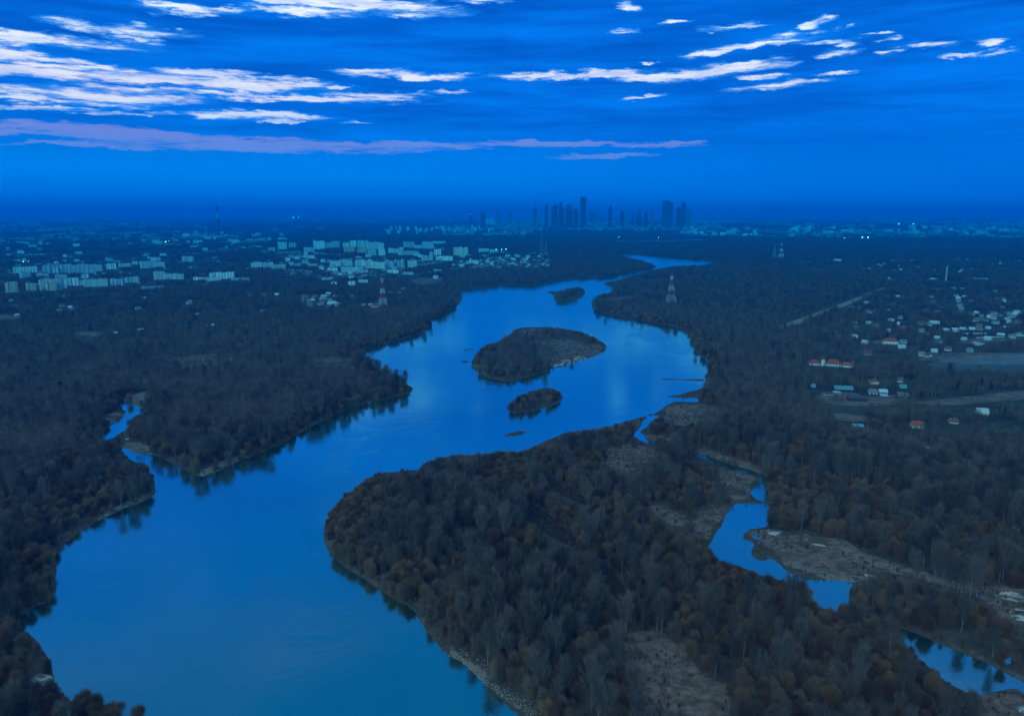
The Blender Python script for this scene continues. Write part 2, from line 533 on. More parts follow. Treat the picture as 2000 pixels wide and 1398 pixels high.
def ground_material():
    m, N, b, out = mat('ground')
    tc = N.new('ShaderNodeTexCoord')
    P = tc.outputs['Object']

    def A(n):
        a = N.new('ShaderNodeAttribute'); a.attribute_name = n
        return a.outputs['Fac']
    n1 = N.noise(P, 0.035, 5.0, 0.6)
    n2 = N.noise(P, 0.22, 5.0, 0.65)
    n3 = N.noise(N.mapping(P, (50, 20, 0), (0.006, 0.03, 1)), 1.0, 4.0, 0.6, 0.5)
    soil = N.mix(n1, (0.040, 0.036, 0.030, 1), (0.082, 0.066, 0.050, 1))
    soil = N.mix(N.smooth(n2, 0.45, 0.75), soil, (0.110, 0.086, 0.062, 1))
    far = N.mix(N.smooth(n3, 0.35, 0.65), (0.024, 0.030, 0.022, 1), (0.058, 0.060, 0.042, 1))
    c = N.mix(A('open'), soil, far)
    c = N.mix(A('gully_shade'), c, (0.026, 0.024, 0.021, 1))  # shade of the gap between the woods, painted into the ground colour
    mead = N.mix(N.smooth(n2, 0.3, 0.7), (0.092, 0.062, 0.050, 1), (0.215, 0.148, 0.118, 1))
    mead = N.mix(N.smooth(n1, 0.50, 0.72), mead, (0.085, 0.066, 0.048, 1))
    n6 = N.noise(N.mapping(P, (19, 14, 0), (0.045, 0.09, 1)), 1.0, 6.0, 0.66, 0.5)
    mm = N.math('MULTIPLY', N.smooth(N.math('ADD', A('meadow'), N.math('MULTIPLY_ADD', n2, 0.6, -0.3)), 0.3, 0.7), N.smooth(n6, 0.34, 0.52))
    c = N.mix(mm, c, mead)
    sand = N.mix(n2, (0.105, 0.09, 0.076, 1), (0.235, 0.20, 0.172, 1))
    n5 = N.noise(N.mapping(P, (9, 4, 0), (0.07, 0.16, 1)), 1.0, 6.0, 0.68, 0.6)
    sm = N.math('MULTIPLY', N.smooth(A('sand'), 0.2, 0.8), N.smooth(n5, 0.40, 0.54))
    c = N.mix(sm, c, sand)
    pm = N.math('MULTIPLY', N.smooth(A('pale'), 0.2, 0.8), N.smooth(n5, 0.47, 0.58))
    c = N.mix(pm, c, (0.46, 0.44, 0.42, 1))
    N.put(b.inputs['Base Color'], c)
    b.inputs['Roughness'].default_value = 0.95
    b.inputs['Specular IOR Level'].default_value = 0.1
    bp = N.new('ShaderNodeBump')
    bp.inputs['Strength'].default_value = 0.6
    bp.inputs['Distance'].default_value = 0.6
    N.put(bp.inputs['Height'], n2)
    N.put(b.inputs['Normal'], bp.outputs[0])
    return m


def water_material():
    m, N, b, out = mat('river_water')
    tc = N.new('ShaderNodeTexCoord')
    P = tc.outputs['Object']
    deep = N.mix(N.noise(P, 0.004, 3.0), (0.0, 0.016, 0.028, 1), (0.001, 0.024, 0.038, 1))
    N.put(b.inputs['Base Color'], deep)
    b.inputs['Roughness'].default_value = 0.4
    b.inputs['Specular IOR Level'].default_value = 0.3
    g = N.new('ShaderNodeBsdfGlossy')
    g.inputs['Color'].default_value = (0.52, 1.0, 0.84, 1)
    rough = N.smooth(N.noise(N.mapping(P, scale=(0.012, 0.006, 1)), 1.0, 5.0, 0.6, 0.8), 0.48, 0.72)
    N.put(g.inputs['Roughness'], N.math('MULTIPLY_ADD', rough, 0.09, 0.10))
    w1 = N.noise(N.mapping(P, scale=(0.16, 0.30, 1)), 1.0, 4.0, 0.6)
    w2 = N.noise(N.mapping(P, (3, 9, 0), (0.02, 0.035, 1)), 1.0, 3.0, 0.5, 0.7)
    flow = N.smooth(N.noise(N.mapping(P, (40, 3, 0), (0.016, 0.013, 1)), 1.0, 5.0, 0.62, 1.6), 0.56, 0.70)
    w3 = N.noise(N.mapping(P, (1, 5, 0), (0.5, 0.9, 1)), 1.0, 3.0, 0.6)
    h = N.math('ADD', N.math('MULTIPLY_ADD', w2, 1.4, N.math('MULTIPLY', w1, 0.30)), N.math('MULTIPLY', N.math('MULTIPLY', w3, flow), 1.2))
    bp = N.new('ShaderNodeBump')
    bp.inputs['Strength'].default_value = 0.28
    bp.inputs['Distance'].default_value = 0.35
    N.put(bp.inputs['Height'], h)
    N.put(g.inputs['Normal'], bp.outputs[0])
    lw = N.new('ShaderNodeFresnel')
    lw.inputs['IOR'].default_value = 3.2
    mx = N.new('ShaderNodeMixShader')
    N.put(mx.inputs[0], N.math('MAXIMUM', N.math('MULTIPLY_ADD', lw.outputs[0], 0.45, 0.60), 0.0, clamp=True))
    N.put(mx.inputs[1], b.outputs[0])
    N.put(mx.inputs[2], g.outputs[0])
    N.put(out.inputs[0], mx.outputs[0])
    return m


# ------------------------------------------------------------------ the plan of the valley (photo outlines carried onto the ground)
RIVER = [(0, 2300), (240, 1700), (330, 1500), (292, 1420), (235, 1400), (173, 1388), (138, 1368), (112, 1346), (96, 1342), (78, 1336), (108, 1327), (109, 1319),
         (100, 1296), (74, 1248), (60, 1236), (44, 1222), (42, 1206), (61, 1187), (106, 1171), (110, 1142), (112, 1110), (110, 1088), (122, 1068),
         (154, 1043), (179, 1024), (221, 1004), (263, 987), (304, 969), (306, 953), (300, 930), (285, 905), (262, 902), (245, 890), (232, 878), (228, 872),
         (250, 880), (275, 886), (300, 890), (312, 893), (350, 912), (385, 933), (425, 922), (455, 905), (505, 888), (560, 862), (600, 836), (650, 812),
         (700, 792), (760, 776), (800, 766), (807, 758), (790, 748), (765, 741), (740, 729), (715, 713), (702, 697), (699, 687), (733, 676), (762, 670),
         (789, 663), (812, 655), (832, 645), (843, 636), (845, 623), (866, 614), (886, 605), (897, 592), (904, 583), (900, 571), (906, 566), (930, 562),
         (960, 559), (1000, 557), (1037, 559), (1075, 551), (1100, 546), (1150, 541), (1187, 542), (1220, 535), (1240, 530), (1272, 526), (1284, 521),
         (1277, 518), (1255, 510), (1230, 505), (1210, 499), (1197, 495), (1225, 496), (1250, 499), (1275, 502), (1337, 505), (1375, 509), (1402, 512),
         (1392, 517), (1350, 521), (1312, 521), (1295, 524), (1275, 530), (1243, 537), (1226, 541), (1220, 547), (1200, 550), (1172, 554), (1185, 558),
         (1202, 562), (1197, 570), (1167, 577), (1155, 590), (1157, 602), (1172, 612), (1204, 617), (1244, 624), (1298, 634), (1339, 644), (1347, 659), (1355, 681), (1366, 697),
         (1382, 700), (1379, 721), (1377, 740), (1377, 759), (1336, 767), (1325, 772), (1290, 773), (1325, 777), (1371, 777), (1370, 786), (1352, 786),
         (1317, 784), (1296, 792), (1285, 805), (1271, 812), (1263, 813), (1250, 815), (1217, 823), (1190, 832), (1163, 838), (1109, 844), (1066, 859), (1045, 873),
         (1015, 883), (969, 884), (940, 887), (907, 890), (880, 891), (832, 903), (824, 920), (800, 918), (740, 923), (715, 938), (690, 953), (660, 976),
         (645, 1000), (631, 1030), (632, 1060), (640, 1073), (674, 1109), (714, 1132), (757, 1164), (800, 1187), (820, 1215), (851, 1254), (870, 1277),
         (906, 1297), (953, 1336), (992, 1364), (1031, 1395), (1100, 1452), (1300, 1630), (1700, 2000), (1800, 2300)]
CREEK_L = [(252, 771), (238, 775), (226, 781), (235, 797), (252, 810), (226, 827), (205, 838), (193, 858), (210, 861), (232, 848), (255, 835), (255, 820), (260, 812), (292, 802),
           (270, 794), (246, 785), (243, 779), (256, 772)]
MOUTH_R = [(1262, 809), (1263, 816), (1253, 824), (1247, 838), (1234, 846), (1236, 856), (1256, 863), (1275, 869), (1300, 876), (1330, 883), (1340, 882), (1334, 876), (1300, 869), (1272, 862), (1262, 857),
           (1266, 850), (1253, 847), (1253, 840), (1269, 832), (1270, 824), (1286, 816), (1305, 812), (1285, 811), (1272, 809)]
CREEK_R = [(1330, 876), (1368, 886), (1400, 899), (1454, 915), (1480, 922), (1500, 933), (1500, 980), (1501, 1026), (1480, 1030), (1458, 1032), (1448, 1045), (1450, 1052),
           (1473, 1062), (1466, 1072), (1464, 1082), (1481, 1095), (1492, 1096), (1505, 1089), (1520, 1100), (1532, 1113), (1556, 1126), (1570, 1131), (1600, 1133), (1665, 1137),
           (1662, 1150), (1655, 1170), (1660, 1185), (1700, 1205), (1771, 1230), (1838, 1260), (1916, 1291), (1960, 1311), (2010, 1335), (2090, 1370), (2060, 1400), (1990, 1346),
           (1975, 1345), (1940, 1352), (1905, 1362), (1870, 1345), (1830, 1315), (1790, 1280), (1720, 1240), (1650, 1203), (1600, 1183), (1560, 1150), (1520, 1130), (1480, 1121),
           (1440, 1102), (1400, 1092), (1385, 1075), (1391, 1054), (1407, 1030), (1418, 1007), (1430, 985), (1460, 982), (1480, 984), (1493, 984), (1493, 980), (1466, 968),
           (1469, 956), (1485, 938), (1477, 930), (1450, 923), (1395, 906), (1368, 893), (1330, 882)]
POOLS = [[(1960, 1266), (1969, 1262), (1974, 1290), (1972, 1297), (1963, 1296)], [(1049, 917), (1062, 913), (1067, 922), (1056, 929)],
         [(1472, 1048), (1484, 1046), (1486, 1049), (1474, 1050)], [(1180, 471.5), (1230, 469.5), (1412, 466), (1412, 468.5), (1230, 472.5)]]
ISLANDS = [[(1062, 569), (1100, 569), (1110, 563), (1140, 562), (1146, 574), (1130, 585), (1090, 591), (1080, 585), (1080, 573)],
           [(918, 710), (930, 690), (940, 678), (985, 663), (1005, 646), (1020, 640), (1050, 638), (1110, 643), (1150, 654), (1182, 671), (1184, 682), (1165, 696), (1110, 712), (1075, 721), (1058, 728), (1030, 738), (990, 746), (962, 741), (925, 725)],
           [(988, 800), (1000, 786), (1020, 772), (1060, 756), (1085, 758), (1100, 773), (1095, 786), (1060, 797), (1010, 807)],
           [(968, 855), (990, 847), (1010, 842), (1042, 841), (1022, 848), (990, 853)],
           [(1283, 740.3), (1300, 739), (1340, 740), (1382, 740), (1382, 744), (1335, 742.5), (1300, 741.8)], [(1362, 711), (1390, 709), (1390, 713), (1366, 713)],
           [(898, 705), (910, 703.6), (917, 706), (908, 709)], [(897, 684.5), (915, 681), (932, 680), (914, 685)], [(1072, 842), (1084, 841.5), (1083, 843.5), (1074, 844)]]
MEADOWS = [[(1215, 1240), (1260, 1238), (1330, 1262), (1345, 1300), (1400, 1340), (1425, 1365), (1435, 1398), (1450, 1470), (1250, 1470), (1246, 1398), (1222, 1340), (1205, 1300)],
           [(1175, 885), (1200, 875), (1285, 882), (1302, 895), (1265, 905), (1250, 925), (1230, 932), (1185, 915)],
           [(1255, 985), (1290, 985), (1345, 1010), (1347, 1035), (1320, 1035), (1290, 1015)],
           [(1372, 985), (1425, 985), (1410, 1020), (1388, 1062), (1362, 1050), (1352, 1010)],
           [(1505, 1035), (1540, 1040), (1570, 1043), (1640, 1060), (1700, 1083), (1760, 1103), (1830, 1128), (1900, 1143), (2090, 1165), (2090, 1240), (1990, 1240), (1960, 1200),
            (1920, 1172), (1840, 1152), (1770, 1130), (1710, 1113), (1665, 1136), (1590, 1125), (1550, 1118), (1510, 1085), (1480, 1060), (1460, 1040)],
           [(1905, 1366), (1975, 1349), (2000, 1352), (2090, 1405), (2090, 1470), (1890, 1470)],
           [(1290, 806), (1300, 792), (1320, 786), (1375, 788), (1395, 800), (1350, 830), (1300, 832)],
           [(1395, 908), (1450, 925), (1483, 937), (1468, 957), (1464, 970), (1430, 978), (1410, 950)],
           [(1000, 651), (1050, 641), (1064, 650), (1010, 660)], [(1035, 666), (1110, 667), (1150, 672), (1180, 675), (1183, 683), (1165, 695), (1110, 711), (1072, 720), (1060, 706), (1100, 692), (1046, 679)],
           [(1268, 846), (1300, 856), (1400, 885), (1480, 910), (1495, 930), (1440, 912), (1380, 892), (1320, 872), (1262, 858)],
           [(345, 700), (400, 694), (455, 702), (440, 713), (370, 723), (325, 723)], [(600, 709), (640, 700), (695, 701), (690, 709), (620, 716)],
           [(1020, 880), (1066, 862), (1110, 847), (1190, 835), (1250, 818), (1240, 832), (1190, 846), (1110, 860), (1050, 884)],
           [(860, 1262), (900, 1282), (960, 1322), (1065, 1398), (1110, 1470), (1095, 1470), (1031, 1393), (990, 1362), (905, 1296), (868, 1274)]]
SANDS = [[(230, 868), (260, 858), (290, 875), (302, 886), (275, 884), (240, 877)], [(243, 779), (265, 769), (296, 765), (298, 780), (290, 797), (270, 792)],
         [(192, 838), (205, 815), (235, 800), (250, 810), (225, 826)], [(38, 1332), (65, 1318), (104, 1316), (108, 1325), (75, 1337), (62, 1350), (45, 1345)],
         [(868, 1272), (905, 1286), (960, 1326), (1060, 1398), (1045, 1402), (990, 1364), (905, 1299)],         [(1600, 1060), (1690, 1085), (1760, 1108), (1830, 1132), (1900, 1148), (1900, 1158), (1820, 1142), (1740, 1112), (1660, 1086)],
         [(1540, 1104), (1600, 1118), (1680, 1125), (1700, 1133), (1640, 1133), (1560, 1122)], [(380, 926), (392, 930), (460, 900), (455, 895), (420, 908)],
         [(160, 1036), (225, 998), (300, 966), (300, 971), (225, 1006), (165, 1042)], [(920, 715), (938, 712), (945, 725), (950, 735), (935, 728)],
         [(985, 664), (1005, 650), (1050, 641), (1045, 648), (1010, 656)], [(340, 720), (400, 712), (400, 716), (350, 724)], [(225, 762), (300, 748), (305, 752), (240, 766)]]
PALES = [[(1945, 1168), (1970, 1160), (2000, 1165), (2010, 1178), (1990, 1182), (1970, 1176)], [(1985, 1200), (2020, 1195), (2030, 1235), (2000, 1232)],
         [(1990, 1380), (2030, 1374), (2040, 1400), (2000, 1400)], [(1070, 716), (1100, 704), (1140, 694), (1146, 699), (1110, 709), (1076, 720)],
         [(240, 858), (250, 856), (256, 862), (246, 864)], [(1570, 1056), (1600, 1065), (1618, 1074), (1590, 1070)], [(1680, 1122), (1700, 1126), (1698, 1132), (1684, 1128)],
         [(1495, 1036), (1530, 1034), (1525, 1045), (1500, 1052)], [(60, 1322), (100, 1318), (100, 1322), (66, 1340), (52, 1340)]]
FIELDS = [[(1775, 706), (1830, 692), (1900, 690), (2090, 695), (2090, 714), (1900, 714), (1850, 710)], [(1750, 791), (1850, 783), (1940, 771), (2090, 758), (2090, 778), (1940, 788), (1850, 797)],
          [(1585, 776), (1650, 762), (1690, 780), (1780, 772), (1760, 792), (1690, 797), (1620, 794)], [(1612, 810), (1650, 810), (1715, 820), (1718, 828), (1660, 826), (1630, 823)],
          [(1865, 666), (1960, 662), (1990, 660), (2000, 664), (1950, 671), (1880, 676)], [(-60, 620), (40, 617), (40, 626), (-60, 632)], [(138, 652), (205, 650), (200, 660), (150, 659)],
          [(800, 546), (865, 543), (870, 553), (810, 558)], [(1070, 549), (1150, 546), (1160, 551), (1100, 554)], [(1265, 548), (1340, 545), (1345, 551), (1270, 555)], [(1180, 585), (1240, 580), (1245, 590), (1185, 596)],
          [(1470, 538), (1520, 540), (1510, 545), (1475, 543)], [(1700, 665), (1775, 670), (1765, 678), (1700, 676)], [(1960, 608), (2090, 604), (2090, 612), (1960, 616)]]
VILLAGES = [[(1660, 610), (1720, 560), (1560, 530), (1500, 500), (2120, 495), (2120, 690), (1760, 700), (1690, 690)], [(1560, 720), (1680, 690), (2120, 690), (2120, 860), (1760, 850), (1600, 820)],
            [(430, 560), (800, 555), (830, 590), (740, 610), (590, 625), (430, 605)], [(-80, 575), (300, 565), (420, 600), (420, 660), (-80, 660)]]
CITIES = [[(-120, 470), (330, 470), (400, 500), (470, 530), (460, 560), (280, 575), (-120, 590)], [(330, 470), (560, 464), (780, 466), (920, 476), (1080, 484), (1080, 530), (900, 530), (830, 540), (720, 562), (640, 560), (470, 535)]]
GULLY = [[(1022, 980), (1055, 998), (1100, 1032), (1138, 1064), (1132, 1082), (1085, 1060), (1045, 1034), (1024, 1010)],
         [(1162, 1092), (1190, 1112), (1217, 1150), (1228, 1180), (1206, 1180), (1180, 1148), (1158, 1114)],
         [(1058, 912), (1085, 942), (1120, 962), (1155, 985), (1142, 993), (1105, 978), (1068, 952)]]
PENINSULA_A = [(190, 780), (300, 735), (600, 690), (705, 695), (815, 755), (800, 770), (600, 840), (385, 940), (240, 880), (200, 860)]
PENINSULA_B = [(620, 1030), (740, 915), (880, 880), (1265, 805), (1340, 880), (1490, 930), (1380, 1080), (1660, 1200), (1900, 1370), (2000, 1480), (1000, 1480), (620, 1070)]
DIKE = [(1505, 646), (1530, 641), (1575, 624), (1640, 600), (1700, 576), (1727, 565)]

# edge fields in metres
WATER_W = [to_world(p) for p in (RIVER, CREEK_L, MOUTH_R, CREEK_R)] + [to_world(p) for p in POOLS]
ISL_W = [to_world(p) for p in ISLANDS]
MEAD_W = [to_world(p) for p in MEADOWS]
SAND_W = [to_world(p) for p in SANDS]
PALE_W = [to_world(p) for p in PALES]
FIELD_W = [to_world(p) for p in FIELDS]
VILL_W = [to_world(p) for p in VILLAGES]
CITY_W = [to_world(p) for p in CITIES]
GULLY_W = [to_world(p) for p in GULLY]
PENA_W = to_world(PENINSULA_A)
PENB_W = to_world(PENINSULA_B)
DIKE_W = to_world(DIKE, n=0)


def any_in(polys, x, y):
    r = np.zeros(np.shape(x), bool)
    for p in polys:
        r |= inside(p, x, y)
    return r


# polar grid of the ground sheet
AZ_IN = np.linspace(-50, 50, 900)
AZ = np.radians(np.concatenate([np.linspace(-180, -52, 40), AZ_IN, np.linspace(52, 174, 38)]))
dep_near = np.concatenate([[89.95, 87], np.linspace(82, 43, 14)])
dep_mid = np.degrees(np.arctan(np.linspace(983, 330, 290) / FPX))
dep_far = np.degrees(np.arctan(np.linspace(329, 12, 300) / FPX))
dep_end = np.degrees(np.arctan(np.linspace(11, 2.7, 12) / FPX))
R = CAM_H / np.tan(np.radians(np.concatenate([dep_near, dep_mid, dep_far, dep_end])))
NR, NA = len(R), len(AZ)
GX = R[:, None] * np.sin(AZ)[None]
GY = R[:, None] * np.cos(AZ)[None]
gx, gy = GX.ravel(), GY.ravel()
az_all = np.broadcast_to(AZ[None], GX.shape).ravel()
r_all = np.broadcast_to(R[:, None], GX.shape).ravel()
near = (np.abs(az_all) < math.radians(51)) & (r_all < 7500) & (r_all > 60)
xs, ys = gx[near], gy[near]
d = seg_dist(WATER_W + ISL_W, xs, ys)
wet = any_in(WATER_W, xs, ys) & ~any_in(ISL_W, xs, ys)
SD = np.full(gx.shape, 300.0)
SD[near] = np.where(wet, -d, d)
jit = (fbm(gx / 14.0, gy / 14.0) - 0.5) * 5.0 + (fbm(gx / 60.0 + 9, gy / 60.0) - 0.5) * 6.0
SD = SD + jit * np.clip(r_all / 900.0, 0.5, 1.6)
SDG = SD.reshape(NR, NA)
cell = np.gradient(R)
slope = np.maximum(5.0, 1.7 * np.broadcast_to(cell[:, None], GX.shape).ravel())
gz = 1.3 * np.clip(SD / slope, -1, 1) + np.clip((SD - slope) / 40.0, 0, 1) * (0.4 + 1.2 * fbm(gx / 45.0, gy / 45.0))
LAND_Z = 2.0


def sd_at(x, y):
    a = np.interp(np.arctan2(x, y), AZ, np.arange(NA))
    r = np.interp(np.hypot(x, y), R, np.arange(NR))
    i, j = np.clip(r.astype(int), 0, NR - 2), np.clip(a.astype(int), 0, NA - 2)
    fi, fj = r - i, a - j
    return (SDG[i, j] * (1 - fj) + SDG[i, j + 1] * fj) * (1 - fi) + (SDG[i + 1, j] * (1 - fj) + SDG[i + 1, j + 1] * fj) * fi


def build_ground():
    verts = np.stack([gx, gy, gz], 1)
    i = np.arange(NR - 1)[:, None]
    j = np.arange(NA)[None]
    jn = (j + 1) % NA
    faces = np.stack([i * NA + j, i * NA + jn, (i + 1) * NA + jn, (i + 1) * NA + j], -1).reshape(-1, 4)
    faces = faces[:, ::-1]
    me = mesh_np('ground', verts, faces, [ground_material()])
    pad = lambda a: np.asarray(a, np.float32)
    amp = np.clip(r_all / 60.0, 2, 22)
    wx_ = gx + (fbm(gx / 13.0 + 5, gy / 13.0) - .5) * amp + (fbm(gx / 40.0 + 1, gy / 40.0) - .5) * 2 * amp
    wy_ = gy + (fbm(gx / 13.0 + 25, gy / 13.0 + 9) - .5) * amp + (fbm(gx / 40.0 + 31, gy / 40.0) - .5) * 2 * amp
    mead = any_in(MEAD_W, wx_, wy_).astype(float)
    fld = any_in(FIELD_W, gx, gy).astype(float)
    sand = any_in(SAND_W, wx_, wy_).astype(float)
    bank = np.clip(1 - np.abs(SD - 2.0) / 3.5, 0, 1) * np.clip((fbm(gx / 30.0 + 3, gy / 30.0) - 0.55) * 5, 0, 0.5) * (r_all < 2500)
    sand = np.maximum(sand, bank)
    pale = any_in(PALE_W, wx_, wy_).astype(float)
    op = np.clip(np.maximum(any_in(VILL_W, gx, gy) * 1.0, (r_all - 1500) / 1500), 0, 1)
    attr(me, 'meadow', pad(np.maximum(mead, fld * 0.9)))
    attr(me, 'sand', pad(sand))
    attr(me, 'pale', pad(pale))
    attr(me, 'open', pad(op))
    attr(me, 'gully_shade', pad(any_in(GULLY_W, gx, gy)))  # mask of the painted shade along the gully
    me.polygons.foreach_set('use_smooth', np.ones(len(me.polygons), bool))
    o = link(bpy.data.objects.new('ground', me))
    tag(o, 'flat dark valley floor with sandy banks, meadows and fields', kind='structure')
    return o


build_ground()
wm = MB()
wm.add([(-5000, 60, 0), (5000, 60, 0), (5000, 7400, 0), (-5000, 7400, 0)], [(0, 1, 2, 3)])
tag(wm.build('river', water_material()), 'wide calm blue river with a side creek and islands', kind='structure')


# ------------------------------------------------------------------ trees
def twig_tris(P, D, L, W, rng):
    """thin tapering triangles: base points P, directions D, lengths L, widths W"""
    n = len(P)
    rnd = rng.normal(size=(n, 3))
    s = np.cross(D, rnd)
    s /= np.linalg.norm(s, axis=1, keepdims=True) + 1e-9
    v = np.stack([P - s * W[:, None] / 2, P + s * W[:, None] / 2, P + D * L[:, None]], 1).reshape(-1, 3)
    return v, np.arange(3 * n).reshape(-1, 3)


def unit(a):
    return a / (np.linalg.norm(a, axis=-1, keepdims=True) + 1e-9)


def tube_path(pts, rad, n):
    vs, fs = [], []
    for k, (p, r) in enumerate(zip(pts, rad)):
        for q in range(n):
            a = 2 * math.pi * q / n
            vs.append((p[0] + math.cos(a) * r, p[1] + math.sin(a) * r, p[2]))
    for k in range(len(pts) - 1):
        for q in range(n):
            a, b = k * n + q, k * n + (q + 1) % n
            fs.append((a, b, b + n)); fs.append((a, b + n, a + n))
    return np.array(vs), np.array(fs)


def cat(parts):
    V, F, b = [], [], 0
    for v, f in parts:
        V.append(v); F.append(f + b); b += len(v)
    return np.concatenate(V), np.concatenate(F)


def gen_tree(kind, rng, lod=0):
    """returns (wood verts, faces), (twig verts, faces)"""
    wood, tw = [], []
    if kind == 'poplar':
        H = rng.uniform(18, 23)
        k = 7
        zz = np.linspace(0, 0.82 * H, k)
        off = np.cumsum(rng.normal(0, 0.16, (k, 2)), 0); off -= off[0]
        pts = np.concatenate([off, zz[:, None]], 1)
        wood.append(tube_path(pts, np.linspace(0.30, 0.07, k), 5))
        nl = 20
        for i in range(nl):
            t = 0.18 + 0.72 * (i + rng.random()) / nl
            b = np.array([np.interp(t * 0.82 * H, zz, pts[:, 0]), np.interp(t * 0.82 * H, zz, pts[:, 1]), t * 0.82 * H])
            a = i * 2.4 + rng.uniform(-.5, .5)
            sp = rng.uniform(0.32, 0.62) * (1.1 - 0.3 * t)
            d = unit(np.array([math.cos(a) * sp, math.sin(a) * sp, 1.0]))
            L = min((H - b[2]) * 0.8, H * 0.42) * rng.uniform(0.75, 1.1)
            s = np.linspace(0, 1, 4)
            lp = b + s[:, None] * d * L + np.stack([0 * s, 0 * s, s * s * L * 0.12], 1)
            wood.append(tube_path(lp, np.linspace(0.11, 0.025, 4), 3))
            n = 120
            u = rng.uniform(0.15, 1.0, n)
            P = np.stack([np.interp(u, s, lp[:, c]) for c in range(3)], 1)
            D = unit(d * 0.75 + rng.normal(0, 0.46, (n, 3)) + np.array([0, 0, 0.40]))
            P = P + D * rng.uniform(0, 1.3, n)[:, None]
            tw.append(twig_tris(P, D, rng.uniform(0.9, 2.3, n), rng.uniform(0.05, 0.11, n), rng))
    elif kind in ('willow', 'shrub'):
        H = rng.uniform(9.5, 13) if kind == 'willow' else rng.uniform(3.2, 4.6)
        W = H * rng.uniform(0.29, 0.38)
        ns = rng.integers(3, 6) if kind == 'willow' else 6
        for i in range(ns):
            a = i * 2 * math.pi / ns + rng.uniform(-.5, .5)
            lean = rng.uniform(0.15, 0.5)
            top = np.array([math.cos(a) * lean * W * 1.3, math.sin(a) * lean * W * 1.3, H * rng.uniform(0.62, 0.8)])
            s = np.linspace(0, 1, 5)
            pts = s[:, None] * top + np.stack([np.sin(s * 3) * 0.1 * W * math.cos(a), np.sin(s * 3) * 0.1 * W * math.sin(a), 0 * s], 1)
            wood.append(tube_path(pts, np.linspace(0.017 * H, 0.004 * H, 5), 4))
            for j in range(6 if kind == 'willow' else 3):
                t = rng.uniform(0.3, 0.9)
                b = np.array([np.interp(t, s, pts[:, c]) for c in range(3)])
                a2 = a + rng.normal(0, 1.1)
                d = unit(np.array([math.cos(a2), math.sin(a2), rng.uniform(0.5, 1.3)]))
                L = W * rng.uniform(0.5, 0.9)
                wood.append(tube_path(np.stack([b, b + d * L * 0.6, b + d * L + [0, 0, L * 0.1]]), [0.006 * H, 0.004 * H, 0.0015 * H], 3))
        nb = 17
        cen = unit(rng.normal(size=(nb, 3))) * rng.uniform(0.35, 0.85, nb)[:, None]
        cen = cen * [W, W, H * 0.30] + [0, 0, H * 0.60]
        n = 3600 if kind == 'willow' else 1300
        ci = rng.integers(0, nb, n)
        dirs = unit(rng.normal(size=(n, 3)) + [0, 0, 0.35])
        P = cen[ci] + dirs * (rng.random(n) ** 0.6 * W * 0.40)[:, None] * [0.9, 0.9, 1.5]
        P[:, 2] = np.maximum(P[:, 2], 0.08 * H)
        D = unit(dirs * 0.6 + rng.normal(0, 0.34, (n, 3)) + [0, 0, 0.75])
        sc = H / 11
        tw.append(twig_tris(P, D, rng.uniform(0.8, 2.3, n) * sc, rng.uniform(0.05, 0.105, n) * sc, rng))
        n = n // 3
        P = rng.normal(0, 0.34, (n, 3)) * [W, W, 1]; P[:, 2] = rng.uniform(0.02, 0.5, n) * H
        tw.append(twig_tris(P, unit(rng.normal(0, 0.5, (n, 3)) + [0, 0, 1]), rng.uniform(0.8, 2.0, n) * sc, rng.uniform(0.05, 0.1, n) * sc, rng))
    else:   # pine
        H = rng.uniform(11, 16)
        wood.append(tube_path(np.array([[0, 0, 0], [0.1, 0, H * .5], [0, 0, H]]), [0.2, 0.13, 0.03], 5))
        nl = 26
        for i in range(nl):
            t = 0.15 + 0.85 * i / nl
            n = int(46 * (1.15 - t)) + 8
            a = rng.uniform(0, 2 * math.pi, n)
            rr = (1 - t) ** 0.8 * H * 0.22 * rng.uniform(0.5, 1.1, n)
            D = unit(np.stack([np.cos(a), np.sin(a), rng.uniform(-0.35, 0.25, n)], 1))
            P = np.stack([np.cos(a) * rr * .5, np.sin(a) * rr * .5, H * t + rng.uniform(-.4, .4, n)], 1)
            tw.append(twig_tris(P, D, rr * 0.55 + 0.4, rng.uniform(0.25, 0.5, n), rng))
    return cat(wood), cat(tw), H


TWIG = {'poplar': 'twig_grey', 'willow': 'twig_brown', 'osier': 'twig_orange', 'shrub': 'twig_brown', 'pine': 'needles'}
BARK = {'poplar': 'bark_pale', 'willow': 'bark_dark', 'osier': 'bark_dark', 'shrub': 'bark_dark', 'pine': 'bark_dark'}
PROTO = []          # dicts: kind, height, trunk mesh, crown mesh, joined object (not placed itself)
trng = np.random.default_rng(77)
for kind, cnt in (('poplar', 4), ('willow', 3), ('osier', 3), ('shrub', 3), ('pine', 2)):
    for q in range(cnt):
        (wv, wf), (tv, tf), H = gen_tree('willow' if kind == 'osier' else kind, trng)
        tm = mesh_np('trunk', wv, wf, [M[BARK[kind]]])
        cm = mesh_np('crown', tv, tf, [M[TWIG[kind]]])
        attr(cm, 'tint', np.full(len(tv), trng.random(), np.float32))
        v, f = cat([(wv, wf), (tv, tf)])
        jm = mesh_np('tree', v, f, [M[BARK[kind]], M[TWIG[kind]]])
        jm.polygons.foreach_set('material_index', np.concatenate([np.zeros(len(wf), np.int32), np.ones(len(tf), np.int32)]))
        PROTO.append(dict(kind=kind, H=H, trunk=tm, crown=cm, ob=bpy.data.objects.new('tree', jm)))
KIND_IDX = {k: [i for i, p in enumerate(PROTO) if p['kind'] == k] for k in ('poplar', 'willow', 'osier', 'shrub', 'pine')}


